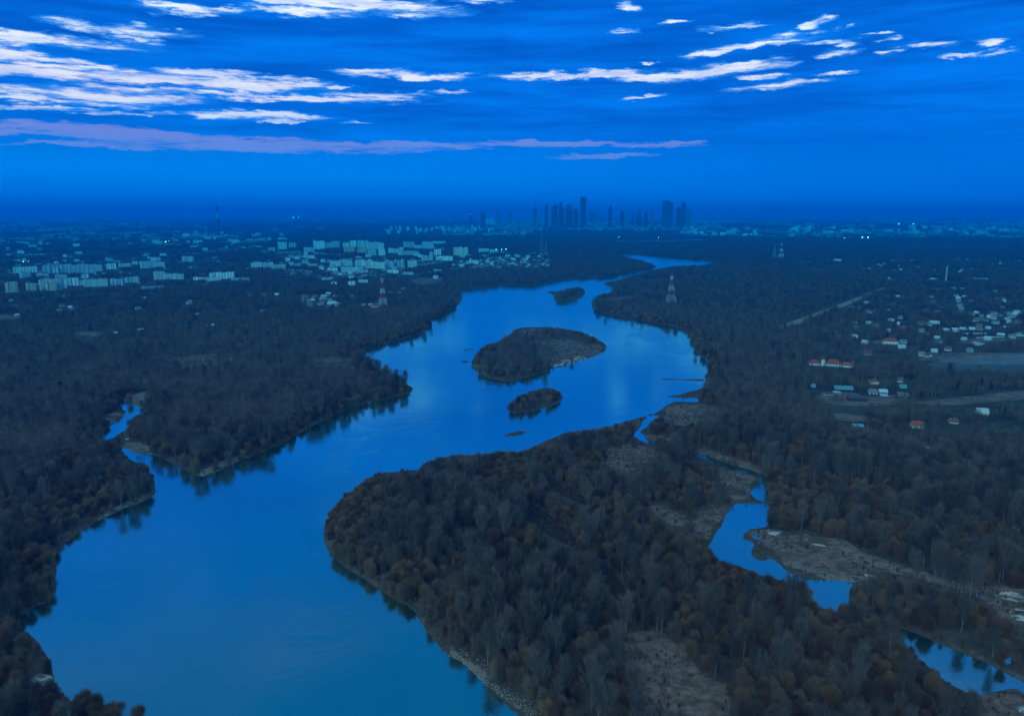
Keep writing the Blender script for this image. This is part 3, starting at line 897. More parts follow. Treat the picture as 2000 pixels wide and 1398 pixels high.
def simple_tree(rng, kind, h, ntri):
    """a light tree for clumps far from the camera"""
    W = h * {'poplar': 0.17, 'willow': 0.36, 'osier': 0.36, 'shrub': 0.45, 'pine': 0.2}[kind]
    n = ntri
    dirs = unit(rng.normal(size=(n, 3)))
    P = dirs * (rng.random(n) ** 0.45)[:, None] * [W, W, h * 0.36] + [0, 0, h * 0.60]
    D = unit(dirs * [1, 1, 0.6] + rng.normal(0, 0.35, (n, 3)) + [0, 0, 0.7 if kind != 'pine' else 0])
    s = math.sqrt(60.0 / ntri)
    v, f = twig_tris(P, D, rng.uniform(1.2, 2.8, n) * s * h / 13, rng.uniform(0.22, 0.5, n) * s * h / 13, rng)
    tv, tf = tube_path(np.array([[0, 0, 0], [0, 0, h * 0.62]]), [h * 0.013, h * 0.006], 3)
    return (tv, tf), (v, f)


def make_clump(radius, spacing, ntri, rng, mix):
    V, F, MI, T = [], [], [], []
    b = 0
    n = int(math.pi * radius * radius / spacing ** 2)
    names = ['bark_pale', 'twig_grey', 'twig_brown', 'twig_orange', 'needles']
    for i in range(n):
        rr = radius * math.sqrt((i + 0.5) / n)
        a = i * 2.39996 + rng.normal(0, 0.3)
        kind = rng.choice(list(mix), p=list(mix.values()))
        h = {'poplar': rng.uniform(13, 20), 'willow': rng.uniform(7, 13), 'osier': rng.uniform(6, 11), 'shrub': rng.uniform(3, 6), 'pine': rng.uniform(10, 17)}[kind]
        (tv, tf), (cv, cf) = simple_tree(rng, kind, h, ntri)
        o = np.array([rr * math.cos(a) + rng.normal(0, spacing * .2), rr * math.sin(a) + rng.normal(0, spacing * .2), 0])
        ti = rng.random()
        for vv, ff, mi in ((tv, tf, 0), (cv, cf, names.index(TWIG[kind]))):
            V.append(vv + o); F.append(ff + b); b += len(vv)
            MI.append(np.full(len(ff), mi, np.int32)); T.append(np.full(len(vv), ti, np.float32))
    me = mesh_np('tree_clump', np.concatenate(V), np.concatenate(F), [M[k] for k in names])
    me.polygons.foreach_set('material_index', np.concatenate(MI))
    attr(me, 'tint', np.concatenate(T))
    return bpy.data.objects.new('tree_clump', me)


MIX_BANK = {'poplar': .30, 'willow': .34, 'osier': .20, 'shrub': .16}
MIX_FAR = {'poplar': .26, 'willow': .14, 'osier': .0, 'shrub': .08, 'pine': .52}
CLUMP_A = [make_clump(11, 5.0, 150, trng, MIX_BANK) for _ in range(4)]                 # 700 - 1700 m
CLUMP_B = [make_clump(13, 5.2, 70, trng, MIX_FAR) for _ in range(4)]                    # 1700 - 3200 m
CLUMP_C = [make_clump(28, 6.2, 34, trng, MIX_FAR) for _ in range(4)]                   # 3200 - 7000 m
CLUMP_D = [make_clump(80, 11.0, 22, trng, MIX_FAR) for _ in range(4)]                 # beyond


def scatter(name, label, cat_, protos, pts, idx, rot, scl):
    """one uncountable mass: points that carry copies of the tree meshes"""
    me = bpy.data.meshes.new(name)
    me.vertices.add(len(pts))
    me.vertices.foreach_set('co', np.asarray(pts, np.float32).ravel())
    attr(me, 'idx', np.asarray(idx, np.int32), 'INT')
    attr(me, 'rot', np.asarray(rot, np.float32))
    attr(me, 'scl', np.asarray(scl, np.float32), 'FLOAT_VECTOR')
    o = link(bpy.data.objects.new(name, me))
    tag(o, label, cat_, kind='stuff')
    ng = bpy.data.node_groups.new(name, 'GeometryNodeTree')
    ng.interface.new_socket('Geometry', in_out='INPUT', socket_type='NodeSocketGeometry')
    ng.interface.new_socket('Geometry', in_out='OUTPUT', socket_type='NodeSocketGeometry')
    n, L = ng.nodes, ng.links
    gi, go = n.new('NodeGroupInput'), n.new('NodeGroupOutput')
    m2p = n.new('GeometryNodeMeshToPoints')
    L.new(gi.outputs[0], m2p.inputs[0])

    def named(a, t):
        q = n.new('GeometryNodeInputNamedAttribute'); q.data_type = t; q.inputs[0].default_value = a
        return q.outputs[0]
    ai, ar, as_ = named('idx', 'INT'), named('rot', 'FLOAT'), named('scl', 'FLOAT')
    cx = n.new('ShaderNodeCombineXYZ')
    L.new(ar, cx.inputs[2])
    join = n.new('GeometryNodeJoinGeometry')
    for k in sorted(set(int(i) for i in idx)):
        oi = n.new('GeometryNodeObjectInfo')
        oi.inputs[0].default_value = protos[k]
        oi.inputs['As Instance'].default_value = True
        cmp_ = n.new('FunctionNodeCompare'); cmp_.data_type = 'INT'; cmp_.operation = 'EQUAL'
        L.new(ai, cmp_.inputs[2]); cmp_.inputs[3].default_value = k
        iop = n.new('GeometryNodeInstanceOnPoints')
        L.new(m2p.outputs[0], iop.inputs['Points'])
        L.new(cmp_.outputs[0], iop.inputs['Selection'])
        L.new(oi.outputs['Geometry'], iop.inputs['Instance'])
        L.new(cx.outputs[0], iop.inputs['Rotation'])
        L.new(as_, iop.inputs['Scale'])
        L.new(iop.outputs[0], join.inputs[0])
    L.new(join.outputs[0], go.inputs[0])
    mod = o.modifiers.new('scatter', 'NODES')
    mod.node_group = ng
    return o

# ------------------------------------------------------------------ buildings, masts and lamps
BLD = []            # x, y, width, depth: kept clear of trees


def spot(px, py):
    dx, dy, dz = pix_dir(px, py)
    t = (LAND_Z - CAM_H) / dz
    return float(dx * t), float(dy * t), float(t / FPX)


ORD = ['first', 'second', 'third', 'fourth', 'fifth', 'sixth', 'seventh', 'eighth', 'ninth', 'tenth', 'eleventh', 'twelfth', 'thirteenth', 'fourteenth',
       'fifteenth', 'sixteenth', 'seventeenth', 'eighteenth', 'nineteenth', 'twentieth']
brng = np.random.default_rng(42)
COLNAME = {'f_white': 'white', 'f_grey': 'pale grey', 'f_blue': 'blue-grey', 'f_orange': 'orange-banded', 'f_red': 'salmon', 'f_beige': 'beige'}


def apartment(px, py, wpx, hpx, fac, label, group, rich=True, depth=13.0, yaw=None):
    x, y, s = spot(px, py)
    W, H = wpx * s, hpx * s
    rz = -math.atan2(x, y) + (brng.uniform(-0.25, 0.25) if yaw is None else yaw)
    root = empty('apartment_block', (x, y, 1.2), rz)
    tag(root, label, 'apartment block', group)
    n = max(1, int(round(W / 14.0)))
    b = MB()
    bw = W / n
    tops = []
    for i in range(n):
        x0 = -W / 2 + i * bw
        hh = H * (1.0 if n == 1 else brng.choice([1.0, 1.0, 0.94, 1.05]))
        off = 1.2 * (i % 2)
        b.box(x0, x0 + bw, -depth / 2 + off, depth / 2 + off, 0, hh)
        tops.append((x0, x0 + bw, off, hh))
    b.build('wall', M[fac], root)
    r = MB()
    for (x0, x1, off, hh) in tops:
        r.box(x0 + .25, x1 - .25, -depth / 2 + off + .25, depth / 2 + off - .25, hh - 0.02, hh + 0.5)
    ro = r.build('roof', M['grey_roof'], root)
    for (x0, x1, off, hh) in tops[::2]:
        q = MB()
        q.box((x0 + x1) / 2 - 2, (x0 + x1) / 2 + 2, -2 + off, 2 + off, hh + 0.48, hh + 3.2)
        q.build('lift_house', M['concrete'], ro)
    if rich:
        for (x0, x1, off, hh) in tops[:6]:
            c = MB()
            c.box(x0 + bw * .12, x0 + bw * .36, -depth / 2 + off - 1.3, -depth / 2 + off - 0.01, 2.0, hh - 1.0)
            c.build('balcony_column', M['white_wall' if fac in ('f_white', 'f_blue', 'f_grey') else 'cream_wall'], root)
    BLD.append((x, y, W, depth, 1.0))
    return root


ROWS = {
    'front row, far left estate': [(24, 571, 20, 21, 'f_orange'), (62, 569, 16, 17, 'f_orange'), (100, 567, 38, 23, 'f_blue'), (101, 568, 17, 17, 'f_orange'), (125, 563, 11, 18, 'f_white'),
        (141, 558, 24, 15, 'f_white'), (163, 557, 14, 11, 'f_grey'), (188, 560, 42, 15, 'f_grey'), (228, 557, 20, 13, 'f_white'), (258, 552, 26, 11, 'f_white')],
    'middle row, far left estate': [(50, 543, 18, 12, 'f_blue'), (84, 542, 20, 8, 'f_grey'), (167, 544, 12, 9, 'f_white'), (120, 543, 20, 7, 'f_blue'), (312, 546, 20, 16, 'f_grey'), (340, 546, 36, 12, 'f_grey'), (388, 547, 18, 6, 'f_white'), (434, 545, 46, 13, 'f_white'), (415, 549, 30, 8, 'f_grey'), (298, 565, 40, 6, 'f_blue'), (470, 549, 34, 7, 'f_blue')],
    'back row, far left estate': [(50, 533, 40, 12, 'f_white'), (92, 532, 14, 13, 'f_blue'), (106, 533, 22, 17, 'f_blue'), (110, 534, 8, 12, 'f_white'), (132, 533, 24, 17, 'f_blue'), (160, 534, 46, 18, 'f_blue'), (191, 530, 16, 14, 'f_blue'), (218, 526, 16, 12, 'f_white'), (244, 522, 22, 8, 'f_grey'), (289, 524, 26, 14, 'f_white'), (312, 521, 18, 9, 'f_grey'), (367, 511, 20, 11, 'f_white')],
    'tall back row, riverside estate': [(552, 487, 16, 14, 'f_grey'), (572, 484, 14, 10, 'f_blue'), (624, 487, 22, 17, 'f_grey'), (643, 484, 12, 10, 'f_blue'), (656, 484, 16, 13, 'f_blue'), (676, 484, 12, 11, 'f_white'), (690, 483, 12, 13, 'f_white'), (704, 483, 12, 13, 'f_white'), (715, 483, 10, 13, 'f_grey'), (729, 487, 24, 14, 'f_grey'), (745, 488, 10, 14, 'f_white'), (799, 485, 22, 13, 'f_blue'), (817, 486, 14, 8, 'f_blue'), (836, 486, 22, 14, 'f_blue'), (857, 476, 26, 5, 'f_grey')],
    'second row, riverside estate': [(604, 494, 20, 11, 'f_blue'), (682, 492, 20, 10, 'f_red'), (708, 495, 18, 12, 'f_red'), (727, 499, 16, 13, 'f_blue'), (746, 499, 12, 13, 'f_white'), (764, 496, 10, 11, 'f_white'), (777, 496, 18, 10, 'f_grey'), (784, 493, 8, 10, 'f_white'), (804, 498, 30, 8, 'f_blue'), (855, 500, 13, 14, 'f_white'), (900, 500, 28, 17, 'f_beige'), (945, 493, 20, 8, 'f_grey'), (965, 493, 16, 6, 'f_blue')],
    'low middle row, riverside estate': [(501, 522, 20, 10, 'f_grey'), (524, 523, 18, 10, 'f_white'), (545, 526, 26, 10, 'f_grey'), (603, 504, 18, 6, 'f_grey'), (578, 521, 20, 6, 'f_blue'), (612, 521, 16, 6, 'f_blue'), (655, 521, 20, 11, 'f_grey'), (650, 529, 18, 6, 'f_white'), (688, 531, 42, 10, 'f_blue'), (676, 520, 24, 12, 'f_grey'), (704, 520, 20, 13, 'f_white'), (722, 524, 18, 14, 'f_white'), (742, 525, 20, 13, 'f_grey'), (760, 524, 18, 15, 'f_blue'), (780, 523, 20, 16, 'f_blue'), (806, 523, 18, 14, 'f_blue'), (830, 509, 14, 10, 'f_grey'), (843, 509, 7, 17, 'f_blue'), (868, 509, 32, 9, 'f_white'), (853, 508, 5, 10, 'f_red')],
    'lowest row, riverside estate': [(652, 557, 12, 7, 'f_white'), (687, 557, 14, 8, 'f_white'), (709, 552, 18, 6, 'f_grey'), (640, 547, 22, 5, 'f_grey'), (925, 516, 20, 8, 'f_white'), (765, 533, 16, 7, 'f_grey'), (797, 537, 20, 6, 'f_blue'), (855, 530, 16, 4, 'f_grey')],
}
for row, lst in ROWS.items():
    seen = {}
    lst = sorted(lst)
    cnt = {}
    for b in lst:
        cnt[b[4]] = cnt.get(b[4], 0) + 1
    for (px, py, w, h, f) in lst:
        k = seen.get(f, 0)
        seen[f] = k + 1
        size = 'tall' if h >= 14 else ('long' if w > 26 else ('low' if h < 8 else 'mid-rise'))
        o = '' if cnt[f] == 1 else '%s of its colour from the left, ' % ORD[k]
        apartment(px, py, w, h, f, '%s %s block, %s%s' % (size, COLNAME[f], o, row), 'apartment blocks in the ' + row)

# smaller blocks filling the estates and the hazy suburbs behind
FILLS = [('small hazy block among trees in the suburb beyond the left estate', 'blocks in the far left suburb', (0, 330, 470, 520), 34, (8, 22), (4, 8)),
         ('small pale block between the bigger blocks of the estate left of the river', 'small blocks of the estate left of the river', (560, 860, 497, 545), 40, (8, 18), (4, 9)),
         ('low hazy block in the long line of blocks under the skyline', 'line of blocks under the skyline', (755, 990, 447, 457), 34, (5, 10), (6, 11)),
         ('low hazy block in the belt of flats far across the river', 'belt of flats far across the river', (1330, 2000, 446, 462), 62, (8, 18), (5, 9)),
         ('small hazy block in the works quarter round the striped chimney', 'blocks round the striped chimney', (340, 560, 455, 490), 34, (7, 22), (3, 8)),
         ('low pale block at the wooded edge of the city near the river', 'blocks at the wooded edge near the river', (900, 1075, 497, 522), 26, (6, 15), (3, 6))]
for (lab, grp, (x0, x1, y0, y1), n, (wa, wb), (ha, hb)) in FILLS:
    for i in range(n):
        px, py = brng.uniform(x0, x1), brng.uniform(y0, y1)
        f = brng.choice(['f_grey', 'f_blue', 'f_white', 'f_beige'], p=[.36, .34, .24, .06])
        apartment(px, py, brng.uniform(wa, wb) * .62, brng.uniform(ha, hb) * .85, f, lab, grp, rich=False)


def house(px, py, wpx, hpx, wall, roof, label, group=None, style='gable', rich=False, name='house', yaw=None, depth=None, roof_share=0.5, cat='house'):
    x, y, s = spot(px, py)
    W, H = wpx * s * .88, hpx * s * .88
    D = depth or min(W, 11.0)
    hw = H * (1 - roof_share)
    rz = -math.atan2(x, y) + (brng.uniform(-0.5, 0.5) if yaw is None else yaw)
    root = empty(name, (x, y, 1.6), rz)
    tag(root, label, cat, group)
    b = MB()
    w2, d2 = W / 2, D / 2
    b.box(-w2, w2, -d2, d2, -0.5, hw)
    if style == 'gable':      # gable ends belong to the wall
        b.add([(-w2, -d2, hw), (-w2, d2, hw), (-w2, 0, H - 0.15), (w2, -d2, hw), (w2, d2, hw), (w2, 0, H - 0.15)], [(0, 1, 2), (3, 5, 4)])
    b.build('wall', M[wall], root)
    r = MB()
    e, t = 0.6, 0.25
    if style == 'gable':
        k = (H - hw) / d2
        pr = [(-d2 - e, hw - e * k), (0, H), (d2 + e, hw - e * k)]
        vs = [(sx * (w2 + e), py_, pz + dz) for sx in (-1, 1) for dz in (0, t) for (py_, pz) in pr]
        r.add(vs, [(0, 1, 7, 6), (1, 2, 8, 7), (3, 9, 10, 4), (4, 10, 11, 5), (0, 3, 4, 1), (1, 4, 5, 2), (6, 7, 10, 9), (7, 8, 11, 10), (0, 6, 9, 3), (2, 5, 11, 8)])
    elif style == 'gable_front':
        pass
    elif style == 'hip':
        rg = max(0.0, w2 - d2)
        vs = [(-w2 - e, -d2 - e, hw), (w2 + e, -d2 - e, hw), (w2 + e, d2 + e, hw), (-w2 - e, d2 + e, hw), (-rg, 0, H), (rg, 0, H)]
        if rg < 0.01:
            r.add(vs[:5], [(0, 1, 4), (1, 2, 4), (2, 3, 4), (3, 0, 4), (3, 2, 1, 0)])
        else:
            r.add(vs, [(0, 1, 5, 4), (1, 2, 5), (2, 3, 4, 5), (3, 0, 4), (3, 2, 1, 0)])
    else:
        r.box(-w2 - 0.4, w2 + 0.4, -d2 - 0.4, d2 + 0.4, hw, hw + max(0.4, H * 0.12))
    ro = r.build('roof', M[roof], root)
    if style in ('gable', 'hip'):
        c = MB(); cx = W * 0.18
        c.box(cx - .5, cx + .5, 0.6, 1.6, H * 0.75, H + 0.9)
        c.build('chimney', M['brick_wall'], ro)
    if rich:
        nw = max(2, int(W / 4))
        for fl in range(max(1, int(hw / 3))):
            for i in range(nw):
                cxx = -w2 + (i + 0.5) * W / nw
                m = MB(); m.box(cxx - .7, cxx + .7, -d2 - .06, -d2 + 0.02, fl * 3 + 0.9, fl * 3 + 2.5)
                m.build('window', M['glass'], root)
        m = MB(); m.box(-w2 * .1 - .6, -w2 * .1 + .6, -d2 - .09, -d2 + 0.02, 0, 2.2); m.build('door', M['timber'], root)
    BLD.append((x, y, W * .8, D, 0.55))
    return root


HOUSES = [
    (1738, 672, 30, 15, 'white_wall', 'red_roof', 'big white three-storey villa under a red hipped roof above a lawn', 'hip', True),
    (1711, 639, 15, 9, 'white_wall', 'rust_roof', 'blue-white two-storey house with rust roof beyond the red-roofed villa', 'gable', True),
    (1741, 627, 10, 6, 'white_wall', 'pale_roof', 'small pale gabled house among dark trees up the slope', 'gable', False),
    (1762, 642, 14, 7, 'brick_wall', 'rust_roof', 'dull brick house with a rust roof hidden in trees beside the pale gable', 'gable', False),
    (1800, 634, 16, 9, 'white_wall', 'rust_roof', 'blue-white house with a rust-coloured roof left of its white neighbour', 'gable', True),
    (1824, 633, 19, 8, 'white_wall', 'pale_roof', 'wide white house with a pale sheet roof beside the rust-roofed one', 'gable', True),
    (1799, 648, 12, 8, 'white_wall', 'grey_roof', 'white house with grey roof standing alone below the wide white one', 'gable', False),
    (1913, 674, 20, 7, 'white_wall', 'pale_roof', 'long low white flat-roofed building at the field below the terraces', 'flat', True),
    (1990, 656, 16, 9, 'white_wall', 'grey_roof', 'creamy white villa at the right edge beyond the field', 'hip', False),
    (1693, 668, 6, 4, 'white_wall', 'pale_roof', 'tiny white cottage far left of the big red-roofed villa', 'gable', False),
    (1616, 770, 20, 7, 'white_wall', 'dark_roof', 'modern bungalow with a bright white fascia line', 'flat', True),
    (1634, 768, 14, 7, 'concrete', 'pale_roof', 'glazed flat annex with pale edge right of the white-fascia bungalow', 'flat', True),
    (1646, 763, 38, 12, 'timber', 'teal_roof', 'long shed with a broad teal sheet roof behind the bungalow', 'gable', False),
    (1588, 756, 8, 8, 'white_wall', 'teal_roof', 'small white house with teal roof peeping from trees left of the shed', 'gable', False),
    (1673, 782, 36, 14, 'timber', 'dark_roof', 'large dark timber house with white framed panels, nearest of the hamlet', 'flat', True),
    (1706, 749, 18, 13, 'cream_wall', 'red_roof', 'house under a steep red pyramid roof behind the hamlet', 'hip', False),
    (1704, 769, 16, 12, 'white_wall', 'grey_roof', 'bright white gabled house in the middle of the hamlet', 'gable', True),
    (1724, 767, 16, 9, 'white_wall', 'pale_roof', 'low white wing beside the bright gabled house', 'gable', True),
    (1726, 773, 15, 5, 'concrete', 'pale_roof', 'low pale garage in front of the white wing', 'flat', False),
    (1758, 746, 10, 11, 'white_wall', 'rust_roof', 'narrow house with rust roof and white gable behind the hamlet', 'gable', False),
    (1764, 772, 22, 9, 'concrete', 'grey_roof', 'grey house with white bands at the right end of the hamlet', 'flat', True),
    (1763, 757, 13, 8, 'white_wall', 'teal_roof', 'small blue-roofed white house behind the grey banded one', 'gable', False),
    (1790, 834, 22, 15, 'white_wall', 'red_roof', 'white-gabled house with a bright red roof among dark firs', 'gable', True),
    (1861, 826, 18, 12, 'white_wall', 'rust_roof', 'house with a dull red roof right of the bright red one', 'gable', False),
    (1917, 809, 22, 15, 'white_wall', 'pale_roof', 'white house with a tall pale gable at the right edge of the firs', 'gable', True),
    (1675, 832, 20, 6, 'concrete', 'blue_tarp', 'low outbuilding with a bright blue sheet roof beside the meadow', 'gable', False),
    (1801, 881, 22, 12, 'concrete', 'teal_roof', 'shed with a pale blue-green roof deep in the near right woods', 'gable', False),
    (1905, 838, 10, 5, 'concrete', 'grey_roof', 'small grey hut among firs below the tall pale gable', 'gable', False),
    (733, 600, 17, 8, 'cream_wall', 'red_roof', 'barn with a large red roof at the foot of the striped pylon', 'gable', False),
    (724, 596, 8, 4, 'white_wall', 'pale_roof', 'small white house just left of the red-roofed barn', 'gable', False),
    (710, 597, 8, 4, 'white_wall', 'pale_roof', 'small white house further left of the red-roofed barn', 'gable', False),
    (762, 573, 10, 5, 'white_wall', 'pale_roof', 'white house right behind the striped pylon', 'gable', False),
    (779, 573, 9, 5, 'white_wall', 'grey_roof', 'white house second to the right of the striped pylon', 'gable', False),
    (790, 566, 11, 4, 'white_wall', 'pale_roof', 'wide pale house beyond the two white ones by the pylon', 'gable', False),
    (782, 585, 7, 6, 'white_wall', 'pale_roof', 'white pointed-gable cottage right of the striped pylon', 'gable', False),
    (688, 582, 7, 7, 'white_wall', 'grey_roof', 'narrow white house alone in trees left of the pylon', 'gable', False),
    (1847, 646, 11, 6, 'white_wall', 'pale_roof', 'white-roofed row house, leftmost of the bright sloping roofs', 'gable', False),
    (1864, 645, 11, 6, 'white_wall', 'pale_roof', 'white-roofed row house, second of the bright sloping roofs', 'gable', False),
    (1881, 644, 12, 6, 'white_wall', 'pale_roof', 'white-roofed row house, third of the bright sloping roofs', 'gable', False),
    (1898, 644, 11, 6, 'white_wall', 'pale_roof', 'white-roofed row house, fourth of the bright sloping roofs', 'gable', False),
    (1913, 644, 11, 6, 'white_wall', 'rust_roof', 'row house with a rust roof among the bright sloping roofs', 'gable', False),
    (1929, 643, 9, 7, 'white_wall', 'pale_roof', 'pointed white house at the right end of the sloping roofs', 'gable', False),
    (902, 521, 8, 6, 'white_wall', 'pale_roof', 'white pointed-gable house below the beige block', 'gable', False),
    (941, 522, 9, 5, 'cream_wall', 'red_roof', 'red-roofed house below the low white block near the river', 'gable', False),
    (955, 518, 12, 5, 'brick_wall', 'red_roof', 'red brick house with red roof among the riverside houses', 'gable', False),
    (1913, 547, 32, 8, 'white_wall', 'pale_roof', 'long white shed on the far plain right of the white mast', 'flat', False),
    (1822, 546, 14, 6, 'white_wall', 'pale_roof', 'white shed on the far plain left of the white mast', 'flat', False),
    (1636, 512, 14, 7, 'white_wall', 'pale_roof', 'pale chapel-like house on the wooded plain beyond the river', 'gable', False),
    (221, 652, 14, 5, 'white_wall', 'pale_roof', 'pale house at the near end of the left bank field', 'gable', False),
    (275, 645, 12, 4, 'white_wall', 'pale_roof', 'pale house alone in the left bank woods', 'gable', False),
    (410, 637, 16, 5, 'white_wall', 'pale_roof', 'white building group in a clearing of the left bank woods', 'gable', False),
]
for (px, py, w, h, wl, rf, lab, st, rich) in HOUSES:
    house(px, py, w, h, wl, rf, lab, style=st, rich=rich, yaw=(0.25 if w > 12 else None))
for i, px in enumerate((1879, 1888, 1897, 1906, 1915, 1923)):
    house(px, 652, 8.4, 5, 'white_wall', 'grey_roof', '%s terraced house of the shorter white terrace, counted from the left' % ORD[i], 'shorter white terrace', style='flat', yaw=0.05, depth=10)
for i, px in enumerate((1911, 1920, 1929, 1938, 1947, 1957)):
    house(px, 660 - i * 0.4, 8.8, 6, 'white_wall', 'dark_roof', '%s terraced house of the longer white terrace, counted from the left' % ORD[i], 'longer white terrace', style='flat', yaw=0.05, depth=10)
HFILL = [('small white house in the cluster of roofs above the terraces', 'house cluster above the terraces', (1880, 1990, 612, 632), 24),
         ('tiny pale house in the scattered village on the far right plain', 'houses on the far right plain', (1560, 2000, 505, 532), 50),
         ('tiny pale house among the fields of the right plain', 'houses among the fields of the right plain', (1690, 2000, 545, 612), 34),
         ('tiny white house in the village left of the striped pylon', 'village houses left of the pylon', (590, 665, 575, 600), 34),
         ('tiny pale house lost in the woods of the left bank', 'houses lost in the left woods', (20, 580, 575, 620), 34),
         ('tiny pale house on the wooded shore below the city', 'houses on the wooded shore below the city', (850, 1070, 505, 528), 36),
         ('small house half hidden by trees near the red villa', 'houses hidden in trees near the red villa', (1640, 1990, 600, 700), 44)]
for (lab, grp, (x0, x1, y0, y1), n) in HFILL:
    for i in range(n):
        px, py = brng.uniform(x0, x1), brng.uniform(y0, y1)
        _, _, s = spot(px, py)
        wl = brng.choice(['white_wall', 'cream_wall', 'white_wall'])
        house(px, py, brng.uniform(8, 13) / s, brng.uniform(6, 8.5) / s, wl, brng.choice(['pale_roof', 'grey_roof', 'grey_roof', 'rust_roof']), lab, grp)
        BLD[-1] = BLD[-1][:4] + (0.3,)


# long red-roofed house with a round turret
def turret_house():
    x, y, s = spot(1624, 715)
    root = empty('turret_house', (x, y, 1.6), -math.atan2(x, y) + 0.06)
    tag(root, 'long white house with red roofs and a round pointed turret in the right woods', 'house')
    W = 82 * s
    u = lambda p: (p - 1624) * s
    for (a, b, h, rh, dd) in ((1583, 1603, 4.0, 4.5, 10), (1613, 1640, 4.5, 6.5, 12), (1640, 1664, 3.5, 4.5, 10)):
        m = MB(); m.box(u(a), u(b), -dd / 2, dd / 2, -.5, h); m.build('wall', M['white_wall'], root)
        r = MB(); e = .6
        c = (u(a) + u(b)) / 2; rg = max(0.5, (u(b) - u(a)) / 2 - dd * .45)
        vs = [(u(a) - e, -dd / 2 - e, h), (u(b) + e, -dd / 2 - e, h), (u(b) + e, dd / 2 + e, h), (u(a) - e, dd / 2 + e, h), (c - rg, 0, h + rh), (c + rg, 0, h + rh)]
        r.add(vs, [(0, 1, 5, 4), (1, 2, 5), (2, 3, 4, 5), (3, 0, 4), (3, 2, 1, 0)])
        r.build('roof', M['red_roof'], root)
    m = MB(); m.bar((u(1662), 0, 7.9), (u(1662), 0, 11.5), 3.0, 6, 0.2); m.build('roof_finial', M['red_roof'], root)
    t = MB(); t.bar((u(1608), -4, -.5), (u(1608), -4, 10.5), 2.9, 12); tw = t.build('turret', M['white_wall'], root)
    t = MB(); t.bar((u(1608), -4, 10.5), (u(1608), -4, 16.5), 3.3, 12, 0.1); t.build('turret_roof', M['red_roof'], tw)
    for k in range(6):
        m = MB(); cx = u(1615) + k * 4; m.box(cx, cx + 1.4, -6.07, -5.98, .8, 2.6); m.build('window', M['glass'], root)
    BLD.append((x, y, W, 12, 1.6))


turret_house()


# ---------------------------------------------------------------- the skyline
def tower(px0, px1, ytop, label, mat_='tower_dark', base=447, style='flat', depth=None, mast=0):
    px = (px0 + px1) / 2
    x, y, s = spot(px, base)
    W, H = (px1 - px0) * s, (base - ytop) * s
    root = empty('skyscraper', (x, y, 1.0), -math.atan2(x, y))
    tag(root, label, 'skyscraper', 'skyscrapers of the distant centre')
    w, d = W / 2, (depth or min(W, 45)) / 2
    sq = lambda a, b: [(-a, -b), (a, -b), (a, b), (-a, b)]
    m = MB()
    if style == 'flat':
        m.frustum(sq(w, d), 0, sq(w, d), H)
        c = MB(); c.frustum(sq(w * .6, d * .6), H - .05, sq(w * .6, d * .6), H + 6); c.build('plant_room', M['concrete'], root)
    elif style == 'stepped':
        m.frustum(sq(w, d), 0, sq(w, d), H * .86)
        m.frustum(sq(w * .72, d * .72), H * .86, sq(w * .66, d * .66), H)
    elif style == 'slant':
        m.add([(-w, -d, 0), (w, -d, 0), (w, d, 0), (-w, d, 0), (-w * .88, -d, H * .96), (-w * .1, -d, H), (w, -d, H * .90), (w, d, H * .90), (-w * .1, d, H), (-w * .88, d, H * .96)],
              [(3, 2, 1, 0), (0, 1, 6, 5, 4), (1, 2, 7, 6), (2, 3, 9, 8, 7), (3, 0, 4, 9), (4, 5, 8, 9), (5, 6, 7, 8)])
    elif style == 'blade':
        m.add([(-w, -d, 0), (w, -d, 0), (w, d, 0), (-w, d, 0), (-w, -d, H * .86), (-w * .1, -d, H), (w, -d, H * .90), (w, d, H * .90), (-w * .1, d, H), (-w, d, H * .86)],
              [(3, 2, 1, 0), (0, 1, 6, 5, 4), (1, 2, 7, 6), (2, 3, 9, 8, 7), (3, 0, 4, 9), (4, 5, 8, 9), (5, 6, 7, 8)])
    elif style == 'dome':
        n = 12
        ring = lambda r: [(math.cos(2 * math.pi * k / n) * w * r, math.sin(2 * math.pi * k / n) * d * r) for k in range(n)]
        m.frustum(ring(1), 0, ring(1), H * .55)
        m.frustum(ring(1), H * .55, ring(.8), H * .8)
        m.frustum(ring(.8), H * .8, ring(.35), H)
    m.build('tower_shaft', M[mat_], root)
    if mast:
        k = MB(); k.bar((0, 0, H), (0, 0, H + mast * s), 2.6, 5, 0.8); k.build('mast', M['steel'], root)
    return root


def palace():
    x, y, s = spot(1045, 447)
    root = empty('palace_tower', (x, y, 1.0), -math.atan2(x, y))
    tag(root, 'stepped stone palace tower with a needle spire, leftmost of the tall skyline', 'tower', 'skyscrapers of the distant centre')
    sq = lambda a: [(-a, -a), (a, -a), (a, a), (-a, a)]
    h = lambda yy: (447 - yy) * s
    m = MB(); m.frustum(sq(9 * s), 0, sq(9 * s), h(437)); m.build('wing', M['tower_stone'], root)
    m = MB(); m.frustum(sq(4.2 * s), h(437), sq(4.2 * s), h(409)); m.build('tower_shaft', M['tower_stone'], root)
    m = MB(); m.frustum(sq(3.2 * s), h(409), sq(2.6 * s), h(404)); m.frustum(sq(1.8 * s), h(404), sq(1.3 * s), h(400)); m.build('crown_tier', M['tower_stone'], root)
    m = MB(); m.bar((0, 0, h(400)), (0, 0, h(390)), 0.9 * s, 6, 0.15 * s); m.build('spire', M['steel'], root)


